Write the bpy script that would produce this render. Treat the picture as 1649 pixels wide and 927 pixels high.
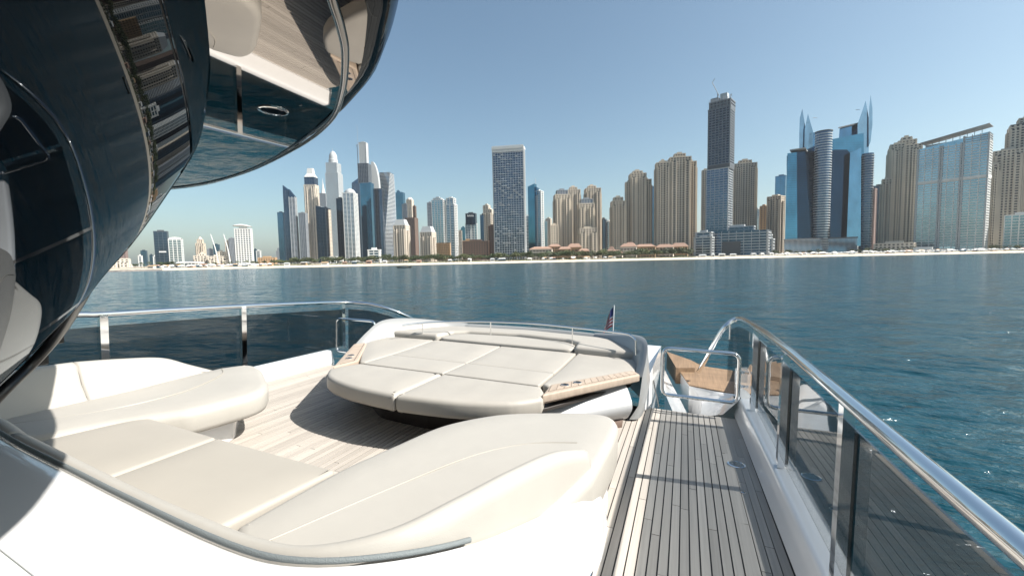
import bpy, bmesh, math, random
import numpy as np
from mathutils import Matrix, Vector
random.seed(7)
sc = bpy.context.scene
for o in list(bpy.data.objects): bpy.data.objects.remove(o)
COL = sc.collection
R = math.radians
# ------------------------------------------------------------------ camera frames
PW, PH, F = 1649., 927., 687.            # photo size and focal length in photo pixels
EYE = np.array([0., 0., 1.75])           # eye above the cockpit sole (deck z = 0)
def camrot(hy, roll, yaw):
    p = math.atan((PH/2-hy)/F); r = R(roll); a = R(yaw)
    fw = np.array([0, math.cos(p), -math.sin(p)]); u0 = np.array([0, math.sin(p), math.cos(p)]); r0 = np.array([1., 0, 0])
    rt = math.cos(r)*r0-math.sin(r)*u0; up = math.sin(r)*r0+math.cos(r)*u0
    Z = np.array([[math.cos(a), -math.sin(a), 0], [math.sin(a), math.cos(a), 0], [0, 0, 1]])
    return np.stack([Z@rt, Z@up, Z@fw], 1)
YAW = 22.
RS = camrot(416., 1.15, YAW)             # camera against the level sea
RB = camrot(424., -.85, YAW)             # camera against the yacht, which heels and trims a little
BR = RS @ RB.T
BOAT = Matrix.Translation(EYE) @ Matrix([list(r) for r in BR]).to_4x4() @ Matrix.Translation(-EYE)
cam = bpy.data.cameras.new('camera'); co = bpy.data.objects.new('camera', cam); COL.objects.link(co)
cam.sensor_width = 36; cam.lens = F/PW*36; cam.clip_start = .02; cam.clip_end = 30000
co.matrix_world = Matrix.Translation(EYE) @ Matrix(np.stack([RS[:, 0], RS[:, 1], -RS[:, 2]], 1).tolist()).to_4x4()
sc.camera = co
sc.render.resolution_x = 1024; sc.render.resolution_y = 575
sc.render.engine = 'CYCLES'
sc.view_settings.view_transform = 'Standard'; sc.view_settings.look = 'None'
sc.view_settings.exposure = 0.95; sc.view_settings.gamma = 1
# ------------------------------------------------------------------ light
SUN_EL = R(45)
sun_b = np.array([.991*math.cos(SUN_EL), .13*math.cos(SUN_EL), math.sin(SUN_EL)])
sun_w = Vector((BR @ sun_b).tolist()).normalized()
w = bpy.data.worlds.new('World'); sc.world = w; w.use_nodes = True
nt = w.node_tree; sky = nt.nodes.new('ShaderNodeTexSky'); sky.sky_type = 'NISHITA'; sky.sun_disc = False
sky.sun_elevation = math.asin(sun_w.z); sky.sun_rotation = math.atan2(sun_w.x, sun_w.y)
sky.air_density = 1.0; sky.dust_density = 2.0; sky.ozone_density = 3.4; sky.altitude = 0
bg = nt.nodes['Background']; tint = nt.nodes.new('ShaderNodeVectorMath'); tint.operation = 'MULTIPLY'; tint.inputs[1].default_value = (.96, 1.0, .865)   # even white balance of the whole sky
nt.links.new(sky.outputs[0], tint.inputs[0]); nt.links.new(tint.outputs[0], bg.inputs[0]); bg.inputs[1].default_value = .092
sl = bpy.data.lights.new('sun', 'SUN'); sl.energy = 5.0; sl.angle = R(.53); sl.color = (1, .955, .89)
so = bpy.data.objects.new('sun', sl); COL.objects.link(so)
so.rotation_euler = Vector(sun_w).to_track_quat('Z', 'Y').to_euler()
WATER_Z = -3.3
# ------------------------------------------------------------------ pixel helpers (yacht frame b*, level sea frame s*)
def bray(x, y): return RB @ np.array([(x-PW/2)/F, (PH/2-y)/F, 1.])
def bz(x, y, z):
    v = bray(x, y); return EYE+v*((z-EYE[2])/v[2])
def bx(x, y, X):
    v = bray(x, y); return EYE+v*(X/v[0])
def by(x, y, Y):
    v = bray(x, y); return EYE+v*(Y/v[1])
def bplane(x, y, n, p0):
    r = bray(x, y); return EYE+r*((n@(p0-EYE))/(n@r))
def sd(x, y, d): return EYE+d*(RS @ np.array([(x-PW/2)/F, (PH/2-y)/F, 1.]))
def sproj(p):
    q = RS.T@(np.array(p, float)-EYE); return PW/2+F*q[0]/q[2], PH/2-F*q[1]/q[2]
# ------------------------------------------------------------------ materials
MATS = {}
def mat(name, col, rough=.5, metal=0., bump=None, var=0., coat=0., spec=.5, noise=None, objvar=0., bump2=None):
    m = bpy.data.materials.new(name); m.use_nodes = True; n = m.node_tree.nodes; L = m.node_tree.links
    b = n['Principled BSDF']; b.inputs['Base Color'].default_value = (*col, 1); b.inputs['Roughness'].default_value = rough
    b.inputs['Metallic'].default_value = metal; b.inputs['Coat Weight'].default_value = coat; b.inputs['Coat Roughness'].default_value = .03
    b.inputs['Specular IOR Level'].default_value = spec
    tc = n.new('ShaderNodeTexCoord')
    src = None
    if noise:
        sca, amt, stretch = noise
        mp = n.new('ShaderNodeMapping'); mp.inputs['Scale'].default_value = stretch; L.new(tc.outputs['Object'], mp.inputs[0])
        nz = n.new('ShaderNodeTexNoise'); nz.inputs['Scale'].default_value = sca; nz.inputs['Detail'].default_value = 5; L.new(mp.outputs[0], nz.inputs[0])
        mr = n.new('ShaderNodeMapRange'); mr.inputs[1].default_value = .25; mr.inputs[2].default_value = .75
        mr.inputs[3].default_value = 1-amt; mr.inputs[4].default_value = 1+amt; L.new(nz.outputs[0], mr.inputs[0])
        src = mr.outputs[0]
    if objvar:
        oi = n.new('ShaderNodeObjectInfo'); mr2 = n.new('ShaderNodeMapRange'); mr2.inputs[3].default_value = 1-objvar; mr2.inputs[4].default_value = 1+objvar
        L.new(oi.outputs['Random'], mr2.inputs[0])
        if src is None: src = mr2.outputs[0]
        else:
            mu = n.new('ShaderNodeMath'); mu.operation = 'MULTIPLY'; L.new(src, mu.inputs[0]); L.new(mr2.outputs[0], mu.inputs[1]); src = mu.outputs[0]
    if src is not None:
        vm = n.new('ShaderNodeVectorMath'); vm.operation = 'SCALE'; vm.inputs[0].default_value = col; L.new(src, vm.inputs['Scale'])
        L.new(vm.outputs[0], b.inputs['Base Color'])
    if bump:
        sca, st, stretch = bump
        mp = n.new('ShaderNodeMapping'); mp.inputs['Scale'].default_value = stretch; L.new(tc.outputs['Object'], mp.inputs[0])
        nz = n.new('ShaderNodeTexNoise'); nz.inputs['Scale'].default_value = sca; nz.inputs['Detail'].default_value = 4; L.new(mp.outputs[0], nz.inputs[0])
        bu = n.new('ShaderNodeBump'); bu.inputs['Strength'].default_value = st; bu.inputs['Distance'].default_value = .01; L.new(nz.outputs[0], bu.inputs['Height'])
        if bump2:
            n2 = n.new('ShaderNodeTexNoise'); n2.inputs['Scale'].default_value = bump2[0]; n2.inputs['Detail'].default_value = 2; n2.inputs['Distortion'].default_value = 1.2; L.new(tc.outputs['Object'], n2.inputs[0])
            b2 = n.new('ShaderNodeBump'); b2.inputs['Strength'].default_value = bump2[1]; b2.inputs['Distance'].default_value = .03; L.new(n2.outputs[0], b2.inputs['Height']); L.new(bu.outputs[0], b2.inputs['Normal']); bu = b2
        L.new(bu.outputs[0], b.inputs['Normal'])
    MATS[name] = m; return m
one = (1, 1, 1)
mat('satin_grey', (.36, .365, .37), .35, coat=.3)
mat('gelcoat', (.67, .67, .67), .22, coat=.6, noise=(1.5, .03, one))
mat('cushion', (.355, .332, .296), .52, bump=(260, .12, one), noise=(3, .035, one), spec=.35, bump2=(4, .07))
mat('cushion_sofa', (.365, .347, .315), .52, bump=(260, .12, one), noise=(3, .035, one), spec=.35, bump2=(4, .07))
mat('cushion_flat', (.335, .312, .275), .58, bump=(260, .12, one), noise=(3, .03, one), spec=.3)
mat('piping', (.33, .31, .27), .5)
mat('teak', (.40, .365, .325), .6, noise=(9, .13, (6, .10, 1)), objvar=.14, bump=(60, .15, (1, .06, 1)), spec=.3)
mat('teak_warm', (.26, .175, .11), .55, noise=(14, .22, (3, .12, 1)), objvar=.08, spec=.25)
mat('teak_shelf', (.40, .325, .26), .55, noise=(9, .12, (6, .10, 1)), objvar=.08, spec=.3)
mat('seam_grey', (.30, .31, .31), .5)
mat('caulk', (.012, .011, .011), .6)
mat('steel', (.80, .80, .80), .06, metal=1)
mat('dark_steel', (.25, .24, .23), .12, metal=1)
mat('black_gloss', (.004, .004, .005), .02, spec=.5)
mat('black_matte', (.008, .008, .009), .35)
mat('grey_paint', (.24, .245, .245), .35, coat=.2)
mat('soffit_mirror', (.37, .34, .31), .015, metal=1)
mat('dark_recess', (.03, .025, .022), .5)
mat('track_grey', (.15, .17, .175), .6, bump=(220, .5, one))
mat('rubber', (.02, .02, .02), .6)
mat('hull_white', (.66, .66, .655), .2, coat=.5)
mat('flag_red', (.42, .03, .04), .8); mat('flag_white', (.75, .72, .7), .8); mat('flag_blue', (.03, .04, .16), .8)
# city
_m = mat
def mat(name, col, *k, **kw): return _m(name, tuple(c*.92 for c in col), *k, **kw)
mat('beige', (.58, .505, .41), .8, noise=(.05, .1, one)); mat('beige2', (.55, .485, .40), .8, noise=(.05, .1, one))
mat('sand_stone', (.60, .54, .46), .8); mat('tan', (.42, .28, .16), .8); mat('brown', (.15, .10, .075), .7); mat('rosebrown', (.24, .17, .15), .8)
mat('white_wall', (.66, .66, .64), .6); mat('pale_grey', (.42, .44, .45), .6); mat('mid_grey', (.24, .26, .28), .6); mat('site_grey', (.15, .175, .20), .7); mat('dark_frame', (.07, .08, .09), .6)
mat('concrete', (.33, .32, .30), .85); mat('terracotta', (.36, .23, .17), .8)
def glass(name, c, metal=.95, rough=.1): _m(name, tuple(q*.8 for q in c), rough, metal, noise=(.06, .25, (1, 1, .6)), spec=.6)
glass('glass_dark', (.02, .05, .085)); glass('glass_navy', (.06, .13, .22)); glass('glass_blue', (.12, .27, .40)); glass('glass_teal', (.09, .27, .37))
glass('glass_pale', (.30, .46, .55)); glass('glass_window', (.03, .03, .035), .3, .3); glass('glass_sky', (.16, .34, .46))
mat('sand', (.62, .53, .41), .9, noise=(.05, .12, one)); mat('land', (.36, .31, .24), .9, noise=(.02, .15, one))
mat('foliage', (.045, .065, .025), .7, objvar=.35); mat('foliage_light', (.085, .10, .04), .7, objvar=.3); mat('trunk', (.16, .12, .08), .9)
mat('rock', (.20, .18, .16), .9, noise=(.4, .3, one)); mat('canvas', (.74, .72, .68), .8); mat('wood_boat', (.20, .13, .07), .6)
def gloss_black():
    m = bpy.data.materials.new('black_gloss'); m.use_nodes = True; n = m.node_tree.nodes; L = m.node_tree.links; n.remove(n['Principled BSDF'])
    df = n.new('ShaderNodeBsdfDiffuse'); df.inputs[0].default_value = (.003, .003, .004, 1)
    gl = n.new('ShaderNodeBsdfGlossy'); gl.inputs['Roughness'].default_value = .012; gl.inputs[0].default_value = (.44, .47, .50, 1)
    fr = n.new('ShaderNodeFresnel'); fr.inputs[0].default_value = 1.45
    mx = n.new('ShaderNodeMixShader'); L.new(fr.outputs[0], mx.inputs[0]); L.new(df.outputs[0], mx.inputs[1]); L.new(gl.outputs[0], mx.inputs[2])
    L.new(mx.outputs[0], n['Material Output'].inputs[0]); MATS['black_gloss'] = m
gloss_black()
def tinted_glass():
    m = bpy.data.materials.new('tinted_glass'); m.use_nodes = True; n = m.node_tree.nodes; L = m.node_tree.links
    n.remove(n['Principled BSDF'])
    tr = n.new('ShaderNodeBsdfTransparent'); tr.inputs[0].default_value = (.465, .485, .50, 1)     # two faces per pane
    gl = n.new('ShaderNodeBsdfGlossy'); gl.inputs['Roughness'].default_value = .005; gl.inputs[0].default_value = (1, 1, 1, 1)
    ge = n.new('ShaderNodeNewGeometry'); dt = n.new('ShaderNodeVectorMath'); dt.operation = 'DOT_PRODUCT'; L.new(ge.outputs['Incoming'], dt.inputs[0]); L.new(ge.outputs['Normal'], dt.inputs[1])
    def mth(op, u, v):
        q = n.new('ShaderNodeMath'); q.operation = op
        for k_, val in ((0, u), (1, v)):
            if val is None: continue
            if isinstance(val, float): q.inputs[k_].default_value = val
            else: L.new(val, q.inputs[k_])
        return q.outputs[0]
    c1 = mth('ABSOLUTE', dt.outputs['Value'], None); c2 = mth('SUBTRACT', 1., c1); c5 = mth('POWER', c2, 4.3); fz = mth('ADD', mth('MULTIPLY', c5, .95), .022)
    mx = n.new('ShaderNodeMixShader'); L.new(fz, mx.inputs[0]); L.new(tr.outputs[0], mx.inputs[1]); L.new(gl.outputs[0], mx.inputs[2])
    L.new(mx.outputs[0], n['Material Output'].inputs[0]); MATS['tinted_glass'] = m
tinted_glass()
def water_mat():
    m = bpy.data.materials.new('sea_water'); m.use_nodes = True; n = m.node_tree.nodes; L = m.node_tree.links
    b = n['Principled BSDF']; b.inputs['Base Color'].default_value = (.0035, .042, .060, 1); b.inputs['Roughness'].default_value = .13
    b.inputs['IOR'].default_value = 1.33
    g = n.new('ShaderNodeNewGeometry')
    def nz_(sca, det, st, dist=.3):
        mp = n.new('ShaderNodeMapping'); mp.inputs['Scale'].default_value = st; mp.inputs['Rotation'].default_value = (0, 0, R(-30)); L.new(g.outputs['Position'], mp.inputs[0])
        z = n.new('ShaderNodeTexNoise'); z.inputs['Scale'].default_value = sca; z.inputs['Detail'].default_value = det; z.inputs['Distortion'].default_value = dist; L.new(mp.outputs[0], z.inputs[0]); return z
    # fine chop as slopes (keeps its strength at any distance)
    acc = None
    for sca, det, st, amp in ((.45, 2, (.6, 1, 1), .68), (2.0, 3, (.5, 1, 1), .70)):
        z = nz_(sca, det, st); s = n.new('ShaderNodeVectorMath'); s.operation = 'SUBTRACT'; s.inputs[1].default_value = (.5, .5, .5); L.new(z.outputs['Color'], s.inputs[0])
        q = n.new('ShaderNodeVectorMath'); q.operation = 'MULTIPLY'; q.inputs[1].default_value = (amp, amp, 0); L.new(s.outputs[0], q.inputs[0])
        if acc is None: acc = q.outputs[0]
        else:
            ad = n.new('ShaderNodeVectorMath'); L.new(acc, ad.inputs[0]); L.new(q.outputs[0], ad.inputs[1]); acc = ad.outputs[0]
    ad = n.new('ShaderNodeVectorMath'); L.new(acc, ad.inputs[0]); ad.inputs[1].default_value = (0, 0, 1)
    no = n.new('ShaderNodeVectorMath'); no.operation = 'NORMALIZE'; L.new(ad.outputs[0], no.inputs[0])
    # wave relief
    hs = []
    for sca, det, st, wgt in ((.22, 3, (.6, 1, 1), .55), (1.1, 4, (.5, 1, 1), .34), (4.2, 3, (.6, 1, 1), .08)):
        z = nz_(sca, det, st, .5); mu = n.new('ShaderNodeMath'); mu.operation = 'MULTIPLY'; mu.inputs[1].default_value = wgt; L.new(z.outputs[0], mu.inputs[0]); hs.append(mu.outputs[0])
    a = n.new('ShaderNodeMath'); L.new(hs[0], a.inputs[0]); L.new(hs[1], a.inputs[1])
    a2 = n.new('ShaderNodeMath'); L.new(a.outputs[0], a2.inputs[0]); L.new(hs[2], a2.inputs[1])
    bu = n.new('ShaderNodeBump'); bu.inputs['Strength'].default_value = 1.; bu.inputs['Distance'].default_value = .95
    L.new(a2.outputs[0], bu.inputs['Height']); L.new(no.outputs[0], bu.inputs['Normal']); L.new(bu.outputs[0], b.inputs['Normal'])
    MATS['sea_water'] = m
water_mat()
# ------------------------------------------------------------------ mesh helpers
BOATOBJ = []
def link(o, parent=None):
    COL.objects.link(o)
    if parent is not None: o.parent = parent
    return o
def obj(name, verts, faces, m, parent=None, smooth=False, recalc=True):
    me = bpy.data.meshes.new(name); me.from_pydata([tuple(map(float, v)) for v in verts], [], faces)
    if recalc:
        bm = bmesh.new(); bm.from_mesh(me); bmesh.ops.recalc_face_normals(bm, faces=bm.faces); bm.to_mesh(me); bm.free()
    me.materials.append(MATS[m])
    if smooth:
        for p in me.polygons: p.use_smooth = True
        if smooth is not True: me.set_sharp_from_angle(angle=R(smooth))
    return link(bpy.data.objects.new(name, me), parent)
def tag(o, label=None, cat=None, group=None, kind=None, boat=False):
    if label: o['label'] = label
    if cat: o['category'] = cat
    if group: o['group'] = group
    if kind: o['kind'] = kind
    if boat: BOATOBJ.append(o)
    return o
def empty(name, loc=(0, 0, 0), rz=0., parent=None):
    o = bpy.data.objects.new(name, None); o.location = [float(v) for v in loc]; o.rotation_euler = (0, 0, rz); o.empty_display_size = .1
    return link(o, parent)
BF = [(0, 3, 2, 1), (4, 5, 6, 7), (0, 1, 5, 4), (1, 2, 6, 5), (2, 3, 7, 6), (3, 0, 4, 7)]
class MB:
    def __init__(s): s.v = []; s.f = []
    def hexa(s, p):
        k = len(s.v); s.v += list(p); s.f += [tuple(i+k for i in f) for f in BF]
    def box(s, x0, x1, y0, y1, z0, z1):
        s.hexa([(x0, y0, z0), (x1, y0, z0), (x1, y1, z0), (x0, y1, z0), (x0, y0, z1), (x1, y0, z1), (x1, y1, z1), (x0, y1, z1)])
    def add(s, v, f):
        k = len(s.v); s.v += list(v); s.f += [tuple(i+k for i in q) for q in f]
    def build(s, name, m, parent=None, smooth=False): return obj(name, s.v, s.f, m, parent, smooth)
def cat(pts, per=8, closed=False):
    P = [np.array(p, float) for p in pts]; n = len(P); out = []
    rng = range(n if closed else n-1)
    for i in rng:
        if closed: a, b, c, d = P[i-1], P[i], P[(i+1) % n], P[(i+2) % n]
        else: a, b, c, d = P[max(i-1, 0)], P[i], P[i+1], P[min(i+2, n-1)]
        for k in range(per):
            t = k/per; out.append(.5*((2*b)+(c-a)*t+(2*a-5*b+4*c-d)*t*t+(-a+3*b-3*c+d)*t**3))
    if not closed: out.append(P[-1])
    return out
def tube_geo(path, r, n=10, closed=False, sx=1., sy=1.):
    P = [np.array(p, float) for p in path]; N = len(P); V = []; Fc = []; up = np.array([0, 0, 1.])
    for i in range(N):
        a = P[(i-1) % N] if closed else P[max(i-1, 0)]; b = P[(i+1) % N] if closed else P[min(i+1, N-1)]
        t = b-a; t /= np.linalg.norm(t)+1e-9
        if i == 0:
            ref = up if abs(t@up) < .95 else np.array([1., 0, 0]); s = np.cross(t, ref)
        else: s = s-(s@t)*t
        s /= np.linalg.norm(s); q = np.cross(s, t); rr = r[i] if isinstance(r, (list, tuple)) else r
        for k in range(n):
            an = 2*math.pi*k/n; V.append(P[i]+rr*(math.cos(an)*s*sx+math.sin(an)*q*sy))
    for i in range(N if closed else N-1):
        j = (i+1) % N
        for k in range(n): Fc.append((i*n+k, i*n+(k+1) % n, j*n+(k+1) % n, j*n+k))
    if not closed: Fc += [tuple(range(n-1, -1, -1)), tuple((N-1)*n+k for k in range(n))]
    return V, Fc
def tube(name, path, r, m, parent=None, n=10, closed=False, **k):
    V, Fc = tube_geo(path, r, n, closed, **k); return obj(name, V, Fc, m, parent, 50)
def loft(name, rows, m, parent=None, smooth=True, ring=False, caps=False):
    n = len(rows[0]); V = [p for r_ in rows for p in r_]; Fc = []
    for i in range(len(rows)-1):
        for k in range(n if ring else n-1):
            Fc.append((i*n+k, i*n+(k+1) % n, (i+1)*n+(k+1) % n, (i+1)*n+k))
    if caps: Fc += [tuple(range(n)), tuple((len(rows)-1)*n+k for k in range(n))]
    return obj(name, V, Fc, m, parent, smooth)
def lathe(prof, n=20, c=(0, 0)):
    V = []; Fc = []
    for r_, z in prof:
        for k in range(n): V.append((c[0]+r_*math.cos(2*math.pi*k/n), c[1]+r_*math.sin(2*math.pi*k/n), z))
    for i in range(len(prof)-1):
        for k in range(n): Fc.append((i*n+k, i*n+(k+1) % n, (i+1)*n+(k+1) % n, (i+1)*n+k))
    Fc += [tuple(range(n)), tuple((len(prof)-1)*n+k for k in range(n))]
    return V, Fc
def roundpoly(pts, rad, n=6):
    P = [np.array(p[:2], float) for p in pts]; out = []; N = len(P)
    for i in range(N):
        r_ = rad[i] if isinstance(rad, (list, tuple)) else rad
        a, b, c = P[i-1], P[i], P[(i+1) % N]; u = a-b; v = c-b; lu, lv = np.linalg.norm(u), np.linalg.norm(v); u /= lu; v /= lv
        d = min(r_, lu*.48, lv*.48)
        if d < .004: out.append(b); continue
        p0, p1 = b+u*d, b+v*d
        for k in range(n+1):
            t = k/n; out.append((1-t)**2*p0+2*t*(1-t)*b+t*t*p1)
    return out
def densify(P, step):
    out = []
    for i in range(len(P)):
        a, b = P[i], P[(i+1) % len(P)]; L_ = np.linalg.norm(b-a); k = max(1, int(L_/step))
        for j in range(k): out.append(a+(b-a)*j/k)
    return out
def area(P): return .5*sum(P[i][0]*P[(i+1) % len(P)][1]-P[(i+1) % len(P)][0]*P[i][1] for i in range(len(P)))
def inset(P, d):
    N = len(P); out = []
    for i in range(N):
        a = P[(i-1) % N]; c = P[(i+1) % N]; t = c-a; t = t/(np.linalg.norm(t)+1e-9); out.append(P[i]+np.array([-t[1], t[0]])*d)
    return out
def slab(name, outline, z0, z1, r, m, parent=None, crown=.012, rad=.06, zf=None, step=.08, botr=None, wr=0.):
    """soft-edged slab over a plan outline; zf(x, y) adds a height, the top is a fine triangulated field"""
    P = roundpoly(outline, rad) if rad else [np.array(p[:2], float) for p in outline]
    if area(P) < 0: P = P[::-1]
    P = densify(P, step); b = r if botr is None else botr
    prof = [(b, z0), (b*.3, z0+b*.3), (0, z0+b), (0, z1-r), (r*.06, z1-r*.62), (r*.29, z1-r*.29), (r*.62, z1-r*.06), (r, z1)]
    V = []; Fc = []; n = len(P); zz = lambda x, y: zf(x, y) if zf else 0.
    for d, z in prof:
        for q in inset(P, d): V.append((q[0], q[1], z+zz(q[0], q[1])))
    for i in range(len(prof)-1):
        for k in range(n): Fc.append((i*n+k, i*n+(k+1) % n, (i+1)*n+(k+1) % n, (i+1)*n+k))
    Fc.append(tuple(range(n-1, -1, -1)))
    ring = inset(P, r); A = np.array(ring); B = np.roll(A, -1, 0); base = (len(prof)-1)*n
    gs = max(.05, step*.9); (xa, ya), (xb, yb) = A.min(0), A.max(0); inner = []; dist = []
    for ix, x in enumerate(np.arange(xa+gs/2, xb, gs)):
        for y in np.arange(ya+gs/2*(1+ix % 2), yb, gs):
            p = np.array([x, y]); c = ((A[:, 1] > y) != (B[:, 1] > y)); 
            cr = c & (x < (B[:, 0]-A[:, 0])*(y-A[:, 1])/(B[:, 1]-A[:, 1]+1e-12)+A[:, 0])
            if cr.sum() % 2 == 0: continue
            ab = B-A; t = np.clip(((p-A)*ab).sum(1)/((ab**2).sum(1)+1e-12), 0, 1); dm = np.sqrt((((A+ab*t[:, None])-p)**2).sum(1)).min()
            if dm > gs*.45: inner.append(p); dist.append(dm)
    from mathutils.geometry import delaunay_2d_cdt
    co_ = [Vector(q) for q in ring]+[Vector(p) for p in inner]
    vs, es, fs, ov, oe, of = delaunay_2d_cdt(co_, [(k, (k+1) % n) for k in range(n)], [list(range(n))], 1, 1e-5)
    idx = {}
    for k, v in enumerate(vs):
        src = ov[k][0] if ov[k] else None
        if src is not None and src < n: idx[k] = base+src
        else:
            dd = dist[src-n] if src is not None else .05; u = min(1, dd/.16); u = u*(2-u)
            wv = wr*(math.sin(v.x*9+v.y*4)+math.sin(v.y*13-v.x*5)+math.sin(v.x*21+1)) * u
            idx[k] = len(V); V.append((v.x, v.y, z1+zz(v.x, v.y)+crown*u+wv))
    for f in fs: Fc.append(tuple(idx[k] for k in f))
    return obj(name, V, Fc, m, parent, 60)
def plate(name, outline, z0, z1, m, parent=None):
    P = [np.array(p[:2], float) for p in outline]; n = len(P)
    V = [(p[0], p[1], z0) for p in P]+[(p[0], p[1], z1) for p in P]
    Fc = [tuple(range(n)), tuple(range(n, 2*n))]+[(k, (k+1) % n, n+(k+1) % n, n+k) for k in range(n)]
    return obj(name, V, Fc, m, parent)
MX = lambda x: -4.90-x                    # mirror across the yacht's centre line (x = -2.45)
# ================================================================== THE SETTING
V = [(-9000, -9000, WATER_Z), (9000, -9000, WATER_Z), (9000, 9000, WATER_Z), (-9000, 9000, WATER_Z)]
tag(obj('sea', V, [(0, 1, 2, 3)], 'sea_water'), kind='structure')
# shore line: (photo x, camera depth in metres)
SH = [(-1500, 430), (-300, 430), (60, 425), (190, 405), (320, 445), (440, 455), (700, 462), (1000, 470), (1300, 480), (1660, 486), (2200, 490), (4200, 480)]
def shore_depth(x): return float(np.interp(x, [a for a, b in SH], [b for a, b in SH]))
def ground(x, d, z):
    """point on a level at photo column x and camera depth d"""
    p = sd(x, 416., d); return np.array([p[0], p[1], z])
rows = []
xs = list(range(-1500, 4300, 40))
for off, z in ((-6, WATER_Z-1.2), (0, WATER_Z+.02), (10, WATER_Z+.7), (45, WATER_Z+1.7), (70, WATER_Z+2.1)):
    rows.append([ground(x, shore_depth(x)+off+(2.2*math.sin(x*.021)+1.4*math.sin(x*.06) if off < 20 else 0), z) for x in xs])
tag(loft('beach', rows, 'sand'), kind='structure')
rows = [[ground(x, shore_depth(x)+off, z) for x in xs] for off, z in ((69, WATER_Z+2.08), (120, WATER_Z+2.6), (400, WATER_Z+3), (7000, WATER_Z+3.2))]
tag(loft('land', rows, 'land'), kind='structure')
GZ = WATER_Z+2.6
# ------------------------------------------------------------------ towers
def fit(px0, px1, d, theta, ratio, base=None):
    """plan box (width, depth, centre, rotation) whose silhouette spans photo columns px0..px1 at camera depth d"""
    xc = (px0+px1)/2; al = math.degrees(math.atan((xc-PW/2)/F)); rz = R(YAW-al-theta)
    wd = (px1-px0)*d/F*.8; cx = xc
    for _ in range(14):
        dp = wd*ratio; c = ground(cx, d, 0)
        ca, sa = math.cos(rz), math.sin(rz)
        ps = [sproj((c[0]+ca*x-sa*y, c[1]+sa*x+ca*y, EYE[2]))[0] for x in (-wd/2, wd/2) for y in (-dp/2, dp/2)]
        lo, hi = min(ps), max(ps); wd *= (px1-px0)/(hi-lo); cx += (xc-(lo+hi)/2)
    return wd, wd*ratio, ground(cx, d, GZ), rz
def zpix(x, y, d): return sd(x, y, d)[2]
STY = {   # style: (core glass, frame material, floor height, slab share, bay, pier share, proud)
 'beige': ('glass_window', 'beige', 3.9, .42, 4.8, .46, .5), 'beige2': ('glass_window', 'beige2', 3.9, .43, 4.5, .46, .5),
 'white_bal': ('glass_blue', 'white_wall', 3.7, .30, 9., .14, 1.2), 'grey_bal': ('glass_navy', 'pale_grey', 3.7, .34, 8., .16, .9),
 'grid_white': ('glass_navy', 'white_wall', 4.0, .42, 4.6, .36, .7), 'curtain_blue': ('glass_blue', 'glass_navy', 4., .12, 9., .05, .15),
 'curtain_navy': ('glass_navy', 'dark_frame', 4., .14, 8., .06, .15), 'curtain_teal': ('glass_teal', 'glass_blue', 4., .12, 9., .05, .15),
 'curtain_dark': ('glass_dark', 'dark_frame', 4., .10, 9., .05, .12), 'pale_glass': ('glass_pale', 'white_wall', 4., .2, 7., .16, .3),
 'tan': ('glass_window', 'tan', 4., .5, 5., .5, .5), 'brown': ('glass_window', 'brown', 3.8, .5, 5., .45, .5), 'rose': ('glass_window', 'rosebrown', 3.8, .5, 5., .45, .5),
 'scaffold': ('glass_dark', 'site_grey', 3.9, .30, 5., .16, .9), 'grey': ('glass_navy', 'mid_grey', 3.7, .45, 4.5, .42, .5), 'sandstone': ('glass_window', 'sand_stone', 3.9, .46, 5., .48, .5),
 'jbr_tower': ('glass_navy', 'pale_grey', 3.75, .20, 4.4, .13, .8), 'core': ('pale_grey', 'pale_grey', 5., .3, 5., .3, .15), 'low_glazed': ('glass_navy', 'pale_grey', 3.8, .22, 7., .06, .7), 'terrace': ('glass_navy', 'pale_grey', 4.2, .28, 10., .05, 1.4), 'hotel': ('glass_pale', 'white_wall', 3.6, .32, 8., .09, 1.0), 'ribs_grey': ('glass_pale', 'pale_grey', 4., .25, 4., .45, .6)}
def frame_boxes(mb, w, d, z0, z1, sty, x0=0., y0=0.):
    core, fm, fh, ss, bay, ps, pr = STY[sty]; n = max(1, int(round((z1-z0)/fh))); fh = (z1-z0)/n
    for k in range(n): mb.box(x0-w/2-pr, x0+w/2+pr, y0-d/2-pr, y0+d/2+pr, z0+k*fh, z0+k*fh+fh*ss)
    q = pr*.8 if ss > .35 else pr*1.05
    for L_, ax in ((w, 0), (d, 1)):
        m = max(1, int(round(L_/bay))); b = L_/m; pw = b*ps
        for k in range(m+1):
            c = -L_/2+k*b
            for s in (-1, 1):
                if ax == 0: mb.box(x0+c-pw/2, x0+c+pw/2, y0+s*d/2-q, y0+s*d/2+q, z0, z1)
                else: mb.box(x0+s*w/2-q, x0+s*w/2+q, y0+c-pw/2, y0+c+pw/2, z0, z1)
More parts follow.
